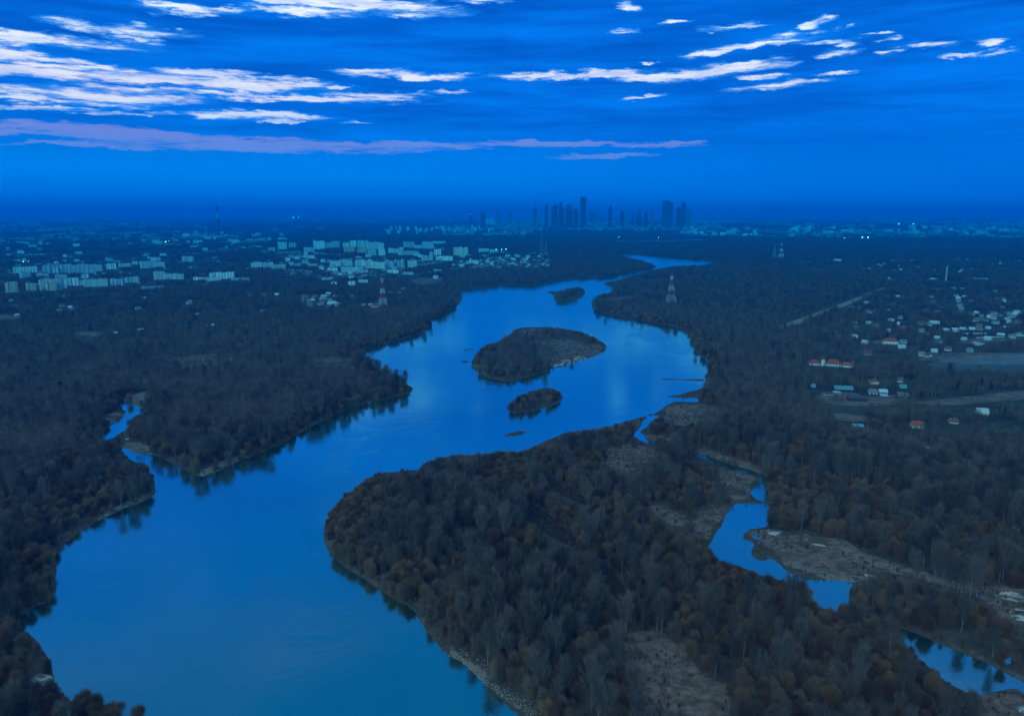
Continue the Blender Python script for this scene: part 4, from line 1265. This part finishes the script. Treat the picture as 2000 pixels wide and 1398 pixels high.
palace()
tower(1063.5, 1070, 401, 'slim flat-topped tower right of the palace tower', style='stepped')
tower(1077, 1083, 404, 'lower half of a paired tower with its left edge stepped down', style='stepped', base=446)
tower(1081, 1089, 401, 'broad tower leaning against a stepped lower one, left centre', style='flat')
tower(1091, 1098.5, 396, 'tall tower with a narrow crown in the middle of the left group', style='stepped')
tower(1097, 1101, 408, 'thin low tower tucked beside the narrow-crowned one', base=446)
tower(1104, 1118, 401, 'wide dark tower left of the highest skyscraper', style='stepped')
tower(1120, 1128.5, 409, 'short tower standing left of the highest skyscraper')
tower(1133, 1144, 386, 'highest slab skyscraper of the skyline with a thin mast', mast=3)
tower(1151, 1162, 413, 'short broad dark tower right of the highest skyscraper', base=438)
tower(1159, 1168.5, 414, 'pale low neighbour behind the short broad dark tower', 'tower_stone', base=441)
tower(1187.5, 1195, 403, 'single tower with paired masts right of the gap', style='stepped', mast=4)
tower(1211, 1218, 413, 'low square tower, first right of the masted tower', base=446)
tower(1220, 1227, 414, 'low square tower, second right of the masted tower', 'tower_stone', base=446)
tower(1233, 1238, 416, 'small low tower before the rounded pair', base=446)
tower(1241, 1252, 410, 'rounded mid-height tower between the masted and the bulky towers', style='dome', base=446)
tower(1256, 1265, 414, 'low domed tower right of the rounded one', style='dome', base=446)
tower(1270, 1276, 409, 'thin square tower left of the bulky slant-topped tower', 'tower_stone')
tower(1291, 1312.5, 392, 'bulky tower with a slanted roof, largest on the right of the skyline', style='slant')
tower(1320, 1330, 406, 'lower block joined to the blade-shaped tower', style='stepped')
tower(1329, 1338, 394, 'blade-shaped tower with a sharp slanted top at the right end', style='blade')
tower(1340, 1348, 411, 'low tower closing the right end of the skyline', 'tower_stone')
tower(939, 948, 416, 'dark lone tower block left of the skyline above the line of flats', base=445)
tower(917, 922, 421, 'slim tower carrying a red beacon left of the dark lone block', base=446)
tower(970, 979, 415, 'pale hazy tower right of the dark lone block', 'tower_stone', base=440)
tower(994, 1000, 415, 'narrow hazy tower halfway to the skyline', 'tower_stone', base=440)
tower(949, 967, 428, 'wide pale slab beside the dark lone tower block', 'f_grey', base=440)


def chimney_stack(px, base, ytop, wpx, label, bands=True, group='tall works chimneys'):
    x, y, s = spot(px, base)
    H = (base - ytop) * s
    root = empty('factory_chimney', (x, y, 1.0))
    tag(root, label, 'chimney', group)
    r0, r1 = wpx * s * .6, wpx * s * .42
    segs = [(0, .50, 'concrete'), (.50, .62, 'concrete'), (.62, .80, 'pylon_white'), (.80, 1.0, 'pylon_red')] if bands else [(0, 1, 'concrete')]
    for (a, b, mt) in segs:
        m = MB(); m.bar((0, 0, H * a), (0, 0, H * b), r0 + (r1 - r0) * a, 10, r0 + (r1 - r0) * b)
        m.build('shaft_section', M['timber'] if (bands and mt in ('concrete',)) else M[mt], root)
    BLD.append((x, y, 20, 20, 1.0))


chimney_stack(428, 461, 404, 3.4, 'tall dark chimney with a red and white banded top above the left suburbs')
chimney_stack(619, 432, 401, 2.2, 'distant banded chimney breaking the horizon, left of the far pair')
chimney_stack(629, 432, 401.5, 1.8, 'distant plain chimney breaking the horizon, right of the far pair', False)
chimney_stack(594, 430, 403, 1.6, 'faintest distant chimney standing apart on the horizon', False)
chimney_stack(386, 463, 444, 1.8, 'short works chimney furthest left of the striped chimney', False)
chimney_stack(403, 463, 443.5, 1.8, 'short works chimney between its twin and the striped chimney', False)
chimney_stack(1847, 549, 519, 2.2, 'slim white mast-like chimney on the far right plain', False)
bpy.data.objects['factory_chimney.006'].children[0].data.materials[0] = M['pylon_white']


# ---------------------------------------------------------------- lattice pylons
def pylon(px, base, ytop, wpx, label, painted=True, rbar=0.32):
    x, y, s = spot(px, base)
    H, W = (base - ytop) * s, wpx * s / 2
    root = empty('lattice_pylon', (x, y, 1.5), -math.atan2(x, y) + 0.35)
    tag(root, label, 'pylon', 'river crossing pylons')
    zs = [0, .10, .30, .45, .60, .80, .90, 1.0]
    hw = lambda t: W * ((1 - t / .72) * .8 + .2 if t < .72 else .2 - (t - .72) * .35)
    cols = ['pylon_red', 'pylon_white', 'pylon_red', 'pylon_white', 'pylon_red', 'pylon_white', 'pylon_red']
    for i, (a, b) in enumerate(zip(zs[:-1], zs[1:])):
        m = MB()
        n = 2 if (b - a) > .12 else 1
        for q in range(n):
            ta, tb = a + (b - a) * q / n, a + (b - a) * (q + 1) / n
            wa, wb = hw(ta), hw(tb)
            ca = [(-wa, -wa), (wa, -wa), (wa, wa), (-wa, wa)]
            cb = [(-wb, -wb), (wb, -wb), (wb, wb), (-wb, wb)]
            for k in range(4):
                k2 = (k + 1) % 4
                m.bar((*ca[k], H * ta), (*cb[k], H * tb), rbar * 1.5)
                m.bar((*ca[k], H * ta), (*cb[k2], H * tb), rbar * .7)
                m.bar((*ca[k2], H * ta), (*cb[k], H * tb), rbar * .7)
                m.bar((*cb[k], H * tb), (*cb[k2], H * tb), rbar * .8)
        m.build('lattice_section', M[cols[i] if painted else 'steel'], root)
    for t, L in ((.80, .30), (.90, .22)):
        m = MB()
        for sx in (-1, 1):
            m.bar((0, 0, H * t), (sx * W * 2 * L * 1.3, 0, H * t), rbar * 1.2, 4, rbar * .6)
            m.bar((0, 0, H * (t + .05)), (sx * W * 2 * L * 1.3, 0, H * t), rbar * .8, 4, rbar * .5)
        m.build('crossarm', M['pylon_white' if painted and t == .9 else ('pylon_red' if painted else 'steel')], root)
    BLD.append((x, y, W * 2, W * 2, 1.2))


pylon(748, 601, 538, 15, 'red and white lattice pylon on the left bank beside the red-roofed barn')
pylon(1310, 595, 533, 18, 'red and white lattice pylon on the right bank mirrored in the river')
pylon(1525, 505, 473, 9, 'distant red-topped lattice pylon in the hazy woods beyond the right bank', rbar=0.8)
pylon(1512, 503, 478, 7, 'distant grey lattice pylon left of the red-topped one', False, rbar=0.8)
pylon(1058, 493, 455, 6, 'hazy grey pylon at the left river bend, left of two', False, rbar=0.5)
pylon(1066, 497, 468, 5, 'hazy grey pylon at the left river bend, right of two', False, rbar=0.5)


# ---------------------------------------------------------------- lamps that shine
def lamp(px, py, above, rpx, mt, label, group=None):
    x, y, s = spot(px, py + above)
    H = above * s
    root = empty('floodlight_mast', (x, y, 1.0))
    tag(root, label, 'floodlight', group)
    m = MB(); m.bar((0, 0, 0), (0, 0, H), 0.6, 5); m.build('pole', M['steel'], root)
    m = MB(); r = rpx * s * 0.62
    m.frustum([(-r, -.5), (r, -.5), (r, .5), (-r, .5)], H, [(-r, -.5), (r, -.5), (r, .5), (-r, .5)], H + 2 * r)
    m.build('lamp_head', M[mt], root)
    BLD.append((x, y, 8, 4, 2.0))


for (px, py, ab, rp, mt, lab) in [
    (573, 425, 5, .9, 'lamp_white', 'white floodlight by the horizon, left of two'), (583, 425, 5, .9, 'lamp_white', 'white floodlight by the horizon, right of two'),
    (1755, 438, 6, 1.0, 'lamp_white', 'white floodlight on the far right plain, left of the upper two'), (1783, 438, 6, .9, 'lamp_white', 'white floodlight on the far right plain, right of the upper two'),
    (1684, 464.5, 5, 1.0, 'lamp_white', 'bright floodlight nearer on the right plain, middle of three'), (1695, 464.5, 5, 1.2, 'lamp_white', 'brightest floodlight on the right plain, right of three'),
    (1649, 465, 5, .6, 'lamp_white', 'dim floodlight on the right plain, left of three'), (324, 473, 4, 1.4, 'lamp_warm', 'glaring warm lamp in the left suburb below the chimney'),
    (330, 471, 4, 1.3, 'lamp_red', 'pinkish red lamp just right of the glaring warm one'), (337, 466, 4, .7, 'lamp_red', 'small pinkish lamp above the glaring warm one'),
    (46, 511, 5, .9, 'lamp_warm', 'warm lamp behind the far left estate, left of two'), (56, 510.5, 5, 1.0, 'lamp_red', 'red lamp behind the far left estate, right of two'),
    (1209, 463, 4, .5, 'lamp_white', 'faint lamp on the far embankment, left of two'), (1286, 464, 4, .5, 'lamp_white', 'faint lamp on the far embankment, right of two'),
    (969, 487, 6, .6, 'lamp_white', 'white lamp by the far sports ground, first of three'), (980, 487.5, 6, .5, 'lamp_white', 'white lamp by the far sports ground, middle of three'), (988, 487, 6, .7, 'lamp_white', 'white lamp by the far sports ground, last of three'),
    (919.5, 419, 27, .9, 'lamp_red', 'red beacon glowing over the slim tower left of the skyline')]:
    lamp(px, py, ab, rp, mt, lab)


# ---------------------------------------------------------------- the hazy city that nobody could count
def far_city():
    rng = np.random.default_rng(9)
    m = MB()
    zones = [((-150, 2150), (419, 434), 5200, (2, 6.5), (1.0, 3.0)), ((-150, 480), (430, 480), 2600, (3, 9), (1.3, 4.0)), ((480, 760), (430, 450), 120, (5, 16), (1, 3)),
             ((980, 1420), (432, 450), 2000, (2, 6), (1.5, 5.5)), ((1330, 2150), (434, 464), 2600, (3, 9), (1.3, 4.0)), ((860, 1040), (436, 460), 500, (3, 8), (1.6, 4.5)),
             ((560, 900), (484, 550), 750, (2.5, 7), (1.3, 3.2)), ((880, 1080), (492, 526), 420, (2.5, 7), (1.2, 3.0)), ((1420, 1560), (452, 478), 100, (4, 12), (1.4, 3)), ((340, 560), (464, 498), 420, (3, 9), (1.3, 3)), ((-120, 480), (495, 560), 700, (2.5, 7), (1.3, 3.2)), ((480, 700), (495, 545), 300, (2.5, 7), (1.3, 3))]
    for ((x0, x1), (y0, y1), n, (wa, wb), (ha, hb)) in zones:
        for i in range(n):
            px, py = rng.uniform(x0, x1), rng.uniform(y0, y1)
            if fbm(np.array(px / 60.0), np.array(py / 4.0 + x0 * 0 + 31)) < 0.46:
                continue
            x, y, s = spot(px, py)
            W, H = rng.uniform(wa, wb) * s, rng.uniform(ha, hb) * s
            a = -math.atan2(x, y) + rng.uniform(-.3, .3)
            c, sn = math.cos(a), math.sin(a)
            D = rng.uniform(12, 30)
            vs = []
            for (u, v) in ((-W / 2, -D / 2), (W / 2, -D / 2), (W / 2, D / 2), (-W / 2, D / 2)):
                vs.append((x + c * u - sn * v, y + sn * u + c * v))
            m.frustum(vs, 0.5, vs, H, mi=int(rng.integers(0, 4)))
    o = m.build('far_city', [M['concrete'], M['concrete'], M['grey_roof'], M['steel']])
    tag(o, 'hazy carpet of small pale buildings spreading to the horizon', 'city', kind='stuff')


far_city()


def dike():
    c = DIKE_W
    d = np.gradient(c, axis=0)
    nrm = np.stack([-d[:, 1], d[:, 0]], 1)
    nrm /= np.linalg.norm(nrm, axis=1, keepdims=True)
    m = MB()
    prof = [(-14, 0.5), (-5, 4.5), (5, 4.5), (14, 0.5)]
    vs = [(p[0] + q[0] * o, p[1] + q[1] * o, z) for p, q in zip(c, nrm) for (o, z) in prof]
    fs = [(i * 4 + k, i * 4 + k + 1, i * 4 + k + 5, i * 4 + k + 4) for i in range(len(c) - 1) for k in range(3)]
    m.add(vs, fs)
    tag(m.build('path', plain('dry_dike_grass', (0.20, 0.20, 0.13), 0.9, 0.2, 0.1)), 'pale straight path on a grassy dike across the right woods', kind='structure')


dike()

# ------------------------------------------------------------------ woods
B_ = np.array([(b[0], b[1], b[2], b[3], b[4]) for b in BLD])


def hides_building(x, y, h, rad):
    """trees are kept out of the yards in front of the houses and blocks"""
    bad = np.zeros(len(x), bool)
    D0 = np.hypot(x, y)
    for (bx, by, w, d, k) in B_:
        D = math.hypot(bx, by)
        ux, uy = bx / D, by / D
        near_ = np.abs(D0 - D) < 700
        if not near_.any():
            continue
        rx, ry = x[near_] - bx, y[near_] - by
        lat = np.abs(rx * uy - ry * ux)
        radl = rx * ux + ry * uy
        L = np.minimum(h[near_] * D / CAM_H * 0.62 * k ** 0.5, 600)
        q = (lat < w / 2 + 2 + rad) & (radl > -L - rad) & (radl < d / 2 + 3 + rad)
        bad[np.flatnonzero(near_)[q]] = True
    return bad


def wood_density(x, y):
    r = np.hypot(x, y)
    d = np.ones(len(x))
    d *= np.clip((fbm(x / 34.0 + 60, y / 48.0 + 11) - 0.27) * 6, .35, 1)
    v = any_in(VILL_W, x, y)
    nz = fbm(x / 90.0, y / 120.0)
    d[v] = np.clip((nz[v] - 0.30) * 4, 0.25, 1)
    c = any_in(CITY_W, x, y)
    d[c] = np.clip((nz[c] - 0.48) * 4, 0.02, 0.7)
    far_ = r > 5500
    nf = fbm(x / 700.0 + 4, y / 900.0)
    d[far_] = np.clip((nf[far_] - 0.40) * 6, 0.12, 1)
    d[any_in(GULLY_W, x, y)] = 0.0
    d[any_in(FIELD_W, x, y)] = 0
    return d


def candidates(r0, r1, step, seed):
    rng = np.random.default_rng(seed)
    xm = r1 * math.sin(math.radians(43))
    X, Y = np.meshgrid(np.arange(-xm, xm, step), np.arange(r0 * 0.70, r1, step))
    x = (X + rng.uniform(-.5, .5, X.shape) * step).ravel()
    y = (Y + rng.uniform(-.5, .5, X.shape) * step).ravel()
    r = np.hypot(x, y)
    a = np.abs(np.degrees(np.arctan2(x, y)))
    k = (r >= r0) & (r < r1) & (a < 42)
    return x[k], y[k], rng


def top_clear(x, y, h, openings=True):
    """ground seen just over the crown: true when that is still land"""
    ok = np.ones(len(x), bool)
    for q in (0.3, 0.55, 0.8, 1.0):
        f = CAM_H / (CAM_H - h * q)
        ok &= (sd_at(x * f, y * f) > -1.0) | any_in(HIDDEN, x * f, y * f)
    for q in (0.45, 0.75, 1.0) if openings else ():
        f = CAM_H / (CAM_H - h * q)
        ok &= ~any_in(KEEP_OPEN, x * f, y * f)
    return ok


HIDDEN = [to_world(p) for p in ([(1630, 1183), (1665, 1176), (1780, 1222), (1812, 1250), (1800, 1290), (1700, 1250), (1640, 1210)], [(1540, 1116), (1562, 1124), (1585, 1140), (1592, 1172), (1560, 1150), (1530, 1132)],
          [(1945, 1255), (2000, 1255), (2000, 1305), (1945, 1305)], [(1270, 864), (1335, 872), (1340, 890), (1270, 872)])]
KEEP_OPEN = [MEAD_W[k] for k in (1, 2, 4, 5, 6, 7, 12)] + FIELD_W[:8] + GULLY_W
OPEN_TIP = to_world([(690, 685), (770, 700), (800, 735), (815, 765), (760, 775), (690, 745)])
LONE_TIP = to_world([(150, 1390), (300, 1380), (320, 1460), (100, 1460)])
dk = DIKE_W


def near_dike(x, y, w):
    r = np.zeros(len(x), bool)
    for (a, b) in zip(dk[:-1], dk[1:]):
        e = b - a
        t = np.clip(((x - a[0]) * e[0] + (y - a[1]) * e[1]) / (e @ e), 0, 1)
        dd = np.hypot(x - a[0] - t * e[0], y - a[1] - t * e[1])
        r |= dd < w
    return r


P_ALL = []      # single trees: x, y, proto, scale, rot
for (r0, r1, step, seed) in ((225, 480, 4.6, 1), (480, 760, 5.1, 2), (760, 1750, 5.9, 3)):
    x, y, rng = candidates(r0, r1, step, seed)
    s = sd_at(x, y)
    dens = wood_density(x, y)
    mead = any_in(MEAD_W, x, y)
    sandy = any_in(SAND_W, x, y) | any_in(PALE_W, x, y)
    n1 = fbm(x / 55.0 + 2, y / 55.0)
    n2 = fbm(x / 30.0 + 8, y / 30.0 + 3)
    keep = (s > 0.9) & (rng.random(len(x)) < dens) & ~sandy
    shr = mead & (n2 > 0.40) & (rng.random(len(x)) < 0.7)
    keep &= ~mead | shr
    edge = (s < 26) | mead
    if r0 >= 760:
        keep &= edge | (rng.random(len(x)) < 0.05)
    u = rng.random(len(x))
    # what grows where: osiers and willows on the banks, poplars inland in groups
    pop = np.clip((n1 - 0.36) * 3.4, 0.10, 0.88) * np.clip((s - 4) / 14, 0.25, 1)
    pop = np.where(s < 45 + 30 * (n2 - .5), pop * 0.45, pop)
    kind = np.where(u < pop, 0, np.where(u < pop + (1 - pop) * np.clip(1.15 - n2 * 1.3, .1, .8), 2, 1))
    kind = np.where((s < 7) & (rng.random(len(x)) < .5), 3, kind)
    kind = np.where(mead, 3, kind)
    vil = any_in(VILL_W, x, y) | ((x > 350) & (y > 600) & (n2 > .56))
    kind = np.where(vil & (rng.random(len(x)) < .38) & ~mead, 4, kind)
    names = ['poplar', 'willow', 'osier', 'shrub', 'pine']
    proto = np.array([rng.choice(KIND_IDX[names[k]]) for k in kind], int)
    scale = rng.uniform(0.66, 1.22, len(x)) * np.where(kind == 3, np.where(mead, .55, .95), np.where(kind == 0, 1.0, .9)) * (0.86 + 0.3 * n1)
    H = np.array([p['H'] for p in PROTO])[proto] * scale
    ok = top_clear(x, y, H) | inside(OPEN_TIP, x, y) | inside(LONE_TIP, x, y)
    # too tall for the far bank: a shrub instead
    alt = ~ok & (rng.random(len(x)) < 0.95)
    proto = np.where(alt, KIND_IDX['shrub'][0], proto)
    scale = np.where(alt, rng.uniform(.35, .8, len(x)), scale)
    H = np.where(alt, PROTO[KIND_IDX['shrub'][0]]['H'] * scale, H)
    ok |= (alt | mead) & top_clear(x, y, H)
    ok |= mead & top_clear(x, y, H, False)
    keep &= ok & ~any_in(ISL_W[3:], x, y)
    keep &= ~hides_building(x, y, H, 2.0) & ~near_dike(x, y, 16)
    k = np.flatnonzero(keep)
    P_ALL.append(np.stack([x[k], y[k], proto[k], scale[k], rng.uniform(0, 6.28, len(k)), H[k], s[k], mead[k]], 1))
P1 = np.concatenate(P_ALL)


def pixel_of(x, y, z):
    cp, sp = math.cos(PITCH), math.sin(PITCH)
    dz = z - CAM_H
    fwd = y * cp - dz * sp
    up = y * sp + dz * cp
    return 1000 + x / fwd * FPX, 699 - up / fwd * FPX


def gz_at(x, y):
    a = np.interp(np.arctan2(x, y), AZ, np.arange(NA))
    r = np.interp(np.hypot(x, y), R, np.arange(NR))
    G = gz.reshape(NR, NA)
    i, j = np.clip(r.astype(int), 0, NR - 2), np.clip(a.astype(int), 0, NA - 2)
    fi, fj = r - i, a - j
    return (G[i, j] * (1 - fj) + G[i, j + 1] * fj) * (1 - fi) + (G[i + 1, j] * (1 - fj) + G[i + 1, j + 1] * fj) * fi


PZ = gz_at(P1[:, 0], P1[:, 1]) - 0.15
pxb, pyb = pixel_of(P1[:, 0], P1[:, 1], PZ)
pxt, pyt = pixel_of(P1[:, 0], P1[:, 1], PZ + P1[:, 5])
pkind = np.array([PROTO[int(i)]['kind'] for i in P1[:, 2]])
inframe = (pxb > 5) & (pxb < 1995) & (pyt < 1385) & (pyb < 1425)
ZONES = np.where(inside(PENB_W, P1[:, 0], P1[:, 1]), 0, np.where(P1[:, 0] < 0, np.where(inside(PENA_W, P1[:, 0], P1[:, 1]), 2, 1), 3))
ZN = ['the near wooded peninsula', 'the near left bank', 'the middle wooded peninsula', 'the right bank']
KN = {'poplar': ('poplar_tree', 'bare grey poplar', 'poplar'), 'willow': ('willow_tree', 'round bare brown willow', 'willow'),
      'osier': ('osier_willow', 'bushy orange-brown osier', 'willow'), 'shrub': ('shrub', 'low bare shrub', 'shrub'), 'pine': ('pine_tree', 'dark green pine', 'pine')}
taken = np.zeros(len(P1), bool)
size = (pyb - pyt)
for kd in ('poplar', 'willow', 'osier', 'shrub', 'pine'):
    c = np.flatnonzero((pkind == kd) & inframe)
    c = c[np.argsort(-size[c])][:{'poplar': 290, 'willow': 145, 'osier': 145, 'shrub': 120, 'pine': 80}[kd]]
    taken[c] = True
    nm, lb, ct = KN[kd]
    for i in c:
        p = PROTO[int(P1[i, 2])]
        where = 'in a clearing on' if P1[i, 7] > .5 else ('by the water on' if P1[i, 6] < 14 else 'inside the wood of')
        big = 'larger' if P1[i, 3] > 0.97 else 'smaller'
        side = ('lower' if pyb[i] > 1220 else 'upper') + (' left part' if pxb[i] < 1000 else (' middle part' if pxb[i] < 1450 else ' right part'))
        if pxb[i] < 330 and pyb[i] > 1330:
            side = 'bottom left corner'
        lab = '%s %s %s %s, %s' % (big, lb, where, ZN[ZONES[i]], side)
        lab = lab.replace('bushy ', '')
        root = empty(nm, (P1[i, 0], P1[i, 1], PZ[i]), P1[i, 4])
        root.scale = (P1[i, 3],) * 3
        tag(root, lab, ct, lab.replace(lb, lb + 's'))
        link(bpy.data.objects.new('trunk', p['trunk']), root)
        link(bpy.data.objects.new('crown', p['crown']), root)

rest = np.flatnonzero(~taken)
tree_ob = [p['ob'] for p in PROTO]
isl = any_in(ISL_W, P1[:, 0], P1[:, 1])
zz = np.where(isl, 4, ZONES)
WL = ['bare brown and grey wood covering the near peninsula', 'bare wood along the near left bank', 'bare brown wood on the middle peninsula left of the river',
      'dark mixed wood and willows along the right bank and creek', 'bare willows and scrub on the river islands']

# clumps further away
def clumps(r0, r1, step, rad, hmax, seed, edge_min):
    x, y, rng = candidates(r0, r1, step, seed)
    s = sd_at(x, y)
    keep = (s > edge_min) & (rng.random(len(x)) < wood_density(x, y))
    mead = any_in(MEAD_W, x, y)
    for ang in np.linspace(0, 2 * math.pi, 6, endpoint=False):
        qx, qy = x + math.cos(ang) * rad * .8, y + math.sin(ang) * rad * .8
        mead |= any_in(MEAD_W + FIELD_W, qx, qy)
        keep &= sd_at(qx, qy) > 1.5
    keep &= ~mead
    sc = rng.uniform(.8, 1.1, len(x))
    hh = np.full(len(x), hmax) * sc
    ok = top_clear(x, y, hh * .95)
    low = ~ok & top_clear(x, y, hh * .45)
    scz = np.where(ok, sc, sc * .45)
    keep &= ok | low
    keep &= ~hides_building(x, y, hh * .75, rad * .75) & ~near_dike(x, y, rad + 8)
    k = np.flatnonzero(keep)
    return x[k], y[k], gz_at(x[k], y[k]) - .2, rng.integers(0, 4, len(k)), rng.uniform(0, 6.28, len(k)), np.stack([sc[k], sc[k], scz[k]], 1)


LIB = tree_ob + CLUMP_A + CLUMP_B + CLUMP_C + CLUMP_D
nT = len(tree_ob)
CA = clumps(745, 1760, 17.5, 11, 19, 21, 20)
CB = clumps(1740, 3230, 20, 13, 18, 22, 4)
CC = clumps(3200, 7050, 42, 28, 18, 23, 6)
CD = clumps(7000, 26000, 150, 80, 19, 24, 40)
pos, idx, rot, scl, zon = [], [], [], [], []
pos.append(np.stack([P1[rest, 0], P1[rest, 1], PZ[rest]], 1)); idx.append(P1[rest, 2].astype(int)); rot.append(P1[rest, 4])
scl.append(np.repeat(P1[rest, 3][:, None], 3, 1)); zon.append(zz[rest])
for k, c in enumerate((CA, CB, CC, CD)):
    pos.append(np.stack(c[:3], 1)); idx.append(c[3] + nT + 4 * k); rot.append(c[4]); scl.append(c[5])
    z = np.where(inside(PENB_W, c[0], c[1]), 0, np.where(any_in(ISL_W, c[0], c[1]), 4, np.where(inside(PENA_W, c[0], c[1]), 2, np.where(k >= 2, 5, np.where(c[0] < 0.02 * c[1], 1, 3)))))
    zon.append(z)
pos, idx, rot, scl, zon = (np.concatenate(a) for a in (pos, idx, rot, scl, zon))
WL.append('hazy far woods reaching to the horizon between the suburbs')
for z in range(6):
    q = zon == z
    if q.any():
        scatter('woodland', WL[z], 'woodland', LIB, pos[q], idx[q], rot[q], scl[q])
print('SINGLE', len(P1), 'individual', int(taken.sum()), 'clumps', [len(c[0]) for c in (CA, CB, CC, CD)])

# low tufts of scrub over the meadows and the feet of the banks
gx_, gy_, grng = candidates(230, 1500, 2.6, 31)
gs = sd_at(gx_, gy_)
gm = any_in(MEAD_W, gx_, gy_) & (grng.random(len(gx_)) < np.clip((fbm(gx_ / 11.0 + 3, gy_ / 11.0) - .34) * 4, 0, .95))
gul = any_in(GULLY_W, gx_, gy_)
gm |= gul
gm |= (gs > 0.4) & (gs < 6) & (grng.random(len(gx_)) < .8)
gm &= (gs > .4) & top_clear(gx_, gy_, 1.6, False) & ~any_in(PALE_W, gx_, gy_) & ~(any_in(SAND_W, gx_, gy_) & (grng.random(len(gx_)) < .8))
k = np.flatnonzero(gm)
gsc = .07 + .33 * grng.random(len(k)) ** 2 + np.where(gul[k], .22 * grng.random(len(k)), 0)
scatter('undergrowth', 'low dead reeds and scrub on the meadows and banks', 'undergrowth', [PROTO[i]['ob'] for i in KIND_IDX['shrub']],
        np.stack([gx_[k], gy_[k], gz_at(gx_[k], gy_[k]) - .1], 1), grng.integers(0, 3, len(k)), grng.uniform(0, 6.28, len(k)), np.stack([gsc * 1.4, gsc * 1.4, gsc], 1))
print('TUFTS', len(k))

# stones along the washed banks
rm = []
rrng = np.random.default_rng(5)
for q in range(3):
    v = unit(rrng.normal(size=(12, 3)))
    import bmesh
    bm = bmesh.new()
    for p in v:
        bm.verts.new(p * [1, .8, .6])
    bmesh.ops.convex_hull(bm, input=bm.verts)
    me = bpy.data.meshes.new('stone'); bm.to_mesh(me); bm.free()
    me.materials.append(M['rock'])
    rm.append(bpy.data.objects.new('stone', me))
sp = []
for path, w, n in (([(870, 1276), (906, 1297), (953, 1336), (992, 1364), (1031, 1395), (1100, 1452)], 4.0, 1500), ([(385, 932), (425, 921), (455, 904), (500, 889)], 5.0, 420),
                   ([(160, 1040), (221, 1003), (263, 986), (300, 970)], 2.5, 160), ([(740, 674), (789, 662), (812, 654)], 5, 120), ([(920, 716), (935, 730), (960, 740)], 5, 100)):
    wpt = to_world(path, n=0)
    seg = np.linalg.norm(np.diff(wpt, axis=0), axis=1)
    cs = np.concatenate([[0], np.cumsum(seg)])
    u = rrng.uniform(0, cs[-1], n)
    x = np.interp(u, cs, wpt[:, 0]) + rrng.normal(0, w, n); y = np.interp(u, cs, wpt[:, 1]) + rrng.normal(0, w, n)
    s = sd_at(x, y)
    k = (s > -0.6) & (s < 9)
    sp.append(np.stack([x[k], y[k], gz_at(x[k], y[k])], 1))
sp = np.concatenate(sp)
ss = rrng.uniform(.2, .75, len(sp)) ** 1.5
scatter('rubble', 'pale grey stones heaped along the washed river banks', 'stones', rm, sp, rrng.integers(0, 3, len(sp)), rrng.uniform(0, 6, len(sp)), np.repeat(ss[:, None], 3, 1))

# ------------------------------------------------------------------ smoke and air
def volume(name, col, dens, aniso=0.0, absorb=(0, 0, 0, 1)):
    m = bpy.data.materials.new(name)
    m.use_nodes = True
    m.node_tree.nodes.clear()
    N = NT(m.node_tree)
    out = N.new('ShaderNodeOutputMaterial')
    v = N.new('ShaderNodeVolumePrincipled')
    v.inputs['Color'].default_value = col
    v.inputs['Density'].default_value = dens
    v.inputs['Anisotropy'].default_value = aniso
    v.inputs['Absorption Color'].default_value = absorb
    N.put(out.inputs['Volume'], v.outputs[0])
    return m


def smoke():
    import bmesh
    bm = bmesh.new()
    rng = np.random.default_rng(8)
    path = [(1800, 735, 6, 7), (1822, 733, 10, 12), (1850, 731, 14, 14), (1885, 730, 15, 16), (1925, 729, 16, 17), (1970, 728, 17, 18), (2030, 727, 18, 20)]
    rings = []
    n = 14
    for (px, py, hh, dd) in path:
        x, y, s = spot(px, py)
        c = Vector((x, y, 3.0 + hh * .8))
        ring = []
        for k in range(n):
            a = 2 * math.pi * k / n
            j = 1 + rng.uniform(-.18, .18)
            ring.append(bm.verts.new(c + Vector((0, math.cos(a) * dd * 1.6 * j, math.sin(a) * hh * .8 * j))))
        rings.append(ring)
    for a, b in zip(rings[:-1], rings[1:]):
        for k in range(n):
            bm.faces.new((a[k], a[(k + 1) % n], b[(k + 1) % n], b[k]))
    bm.faces.new(rings[0][::-1]); bm.faces.new(rings[-1])
    bmesh.ops.recalc_face_normals(bm, faces=bm.faces)
    me = bpy.data.meshes.new('smoke'); bm.to_mesh(me); bm.free()
    me.materials.append(volume('smoke', (0.45, 0.72, 0.85, 1), 0.0035))
    tag(link(bpy.data.objects.new('smoke', me)), 'thin blue-grey smoke drifting right over the far field', 'smoke', kind='stuff')


smoke()
hz = MB()
hz.box(-128000, 128000, -128000, 128000, -3.5, 446)
tag(hz.build('haze', volume('haze', (0.0, 0.048, 0.165, 1), 5.0e-4, 0.0, (0.0, 0.785, 1.0, 1))), 'blue evening air that fades the far city', 'haze', kind='stuff')
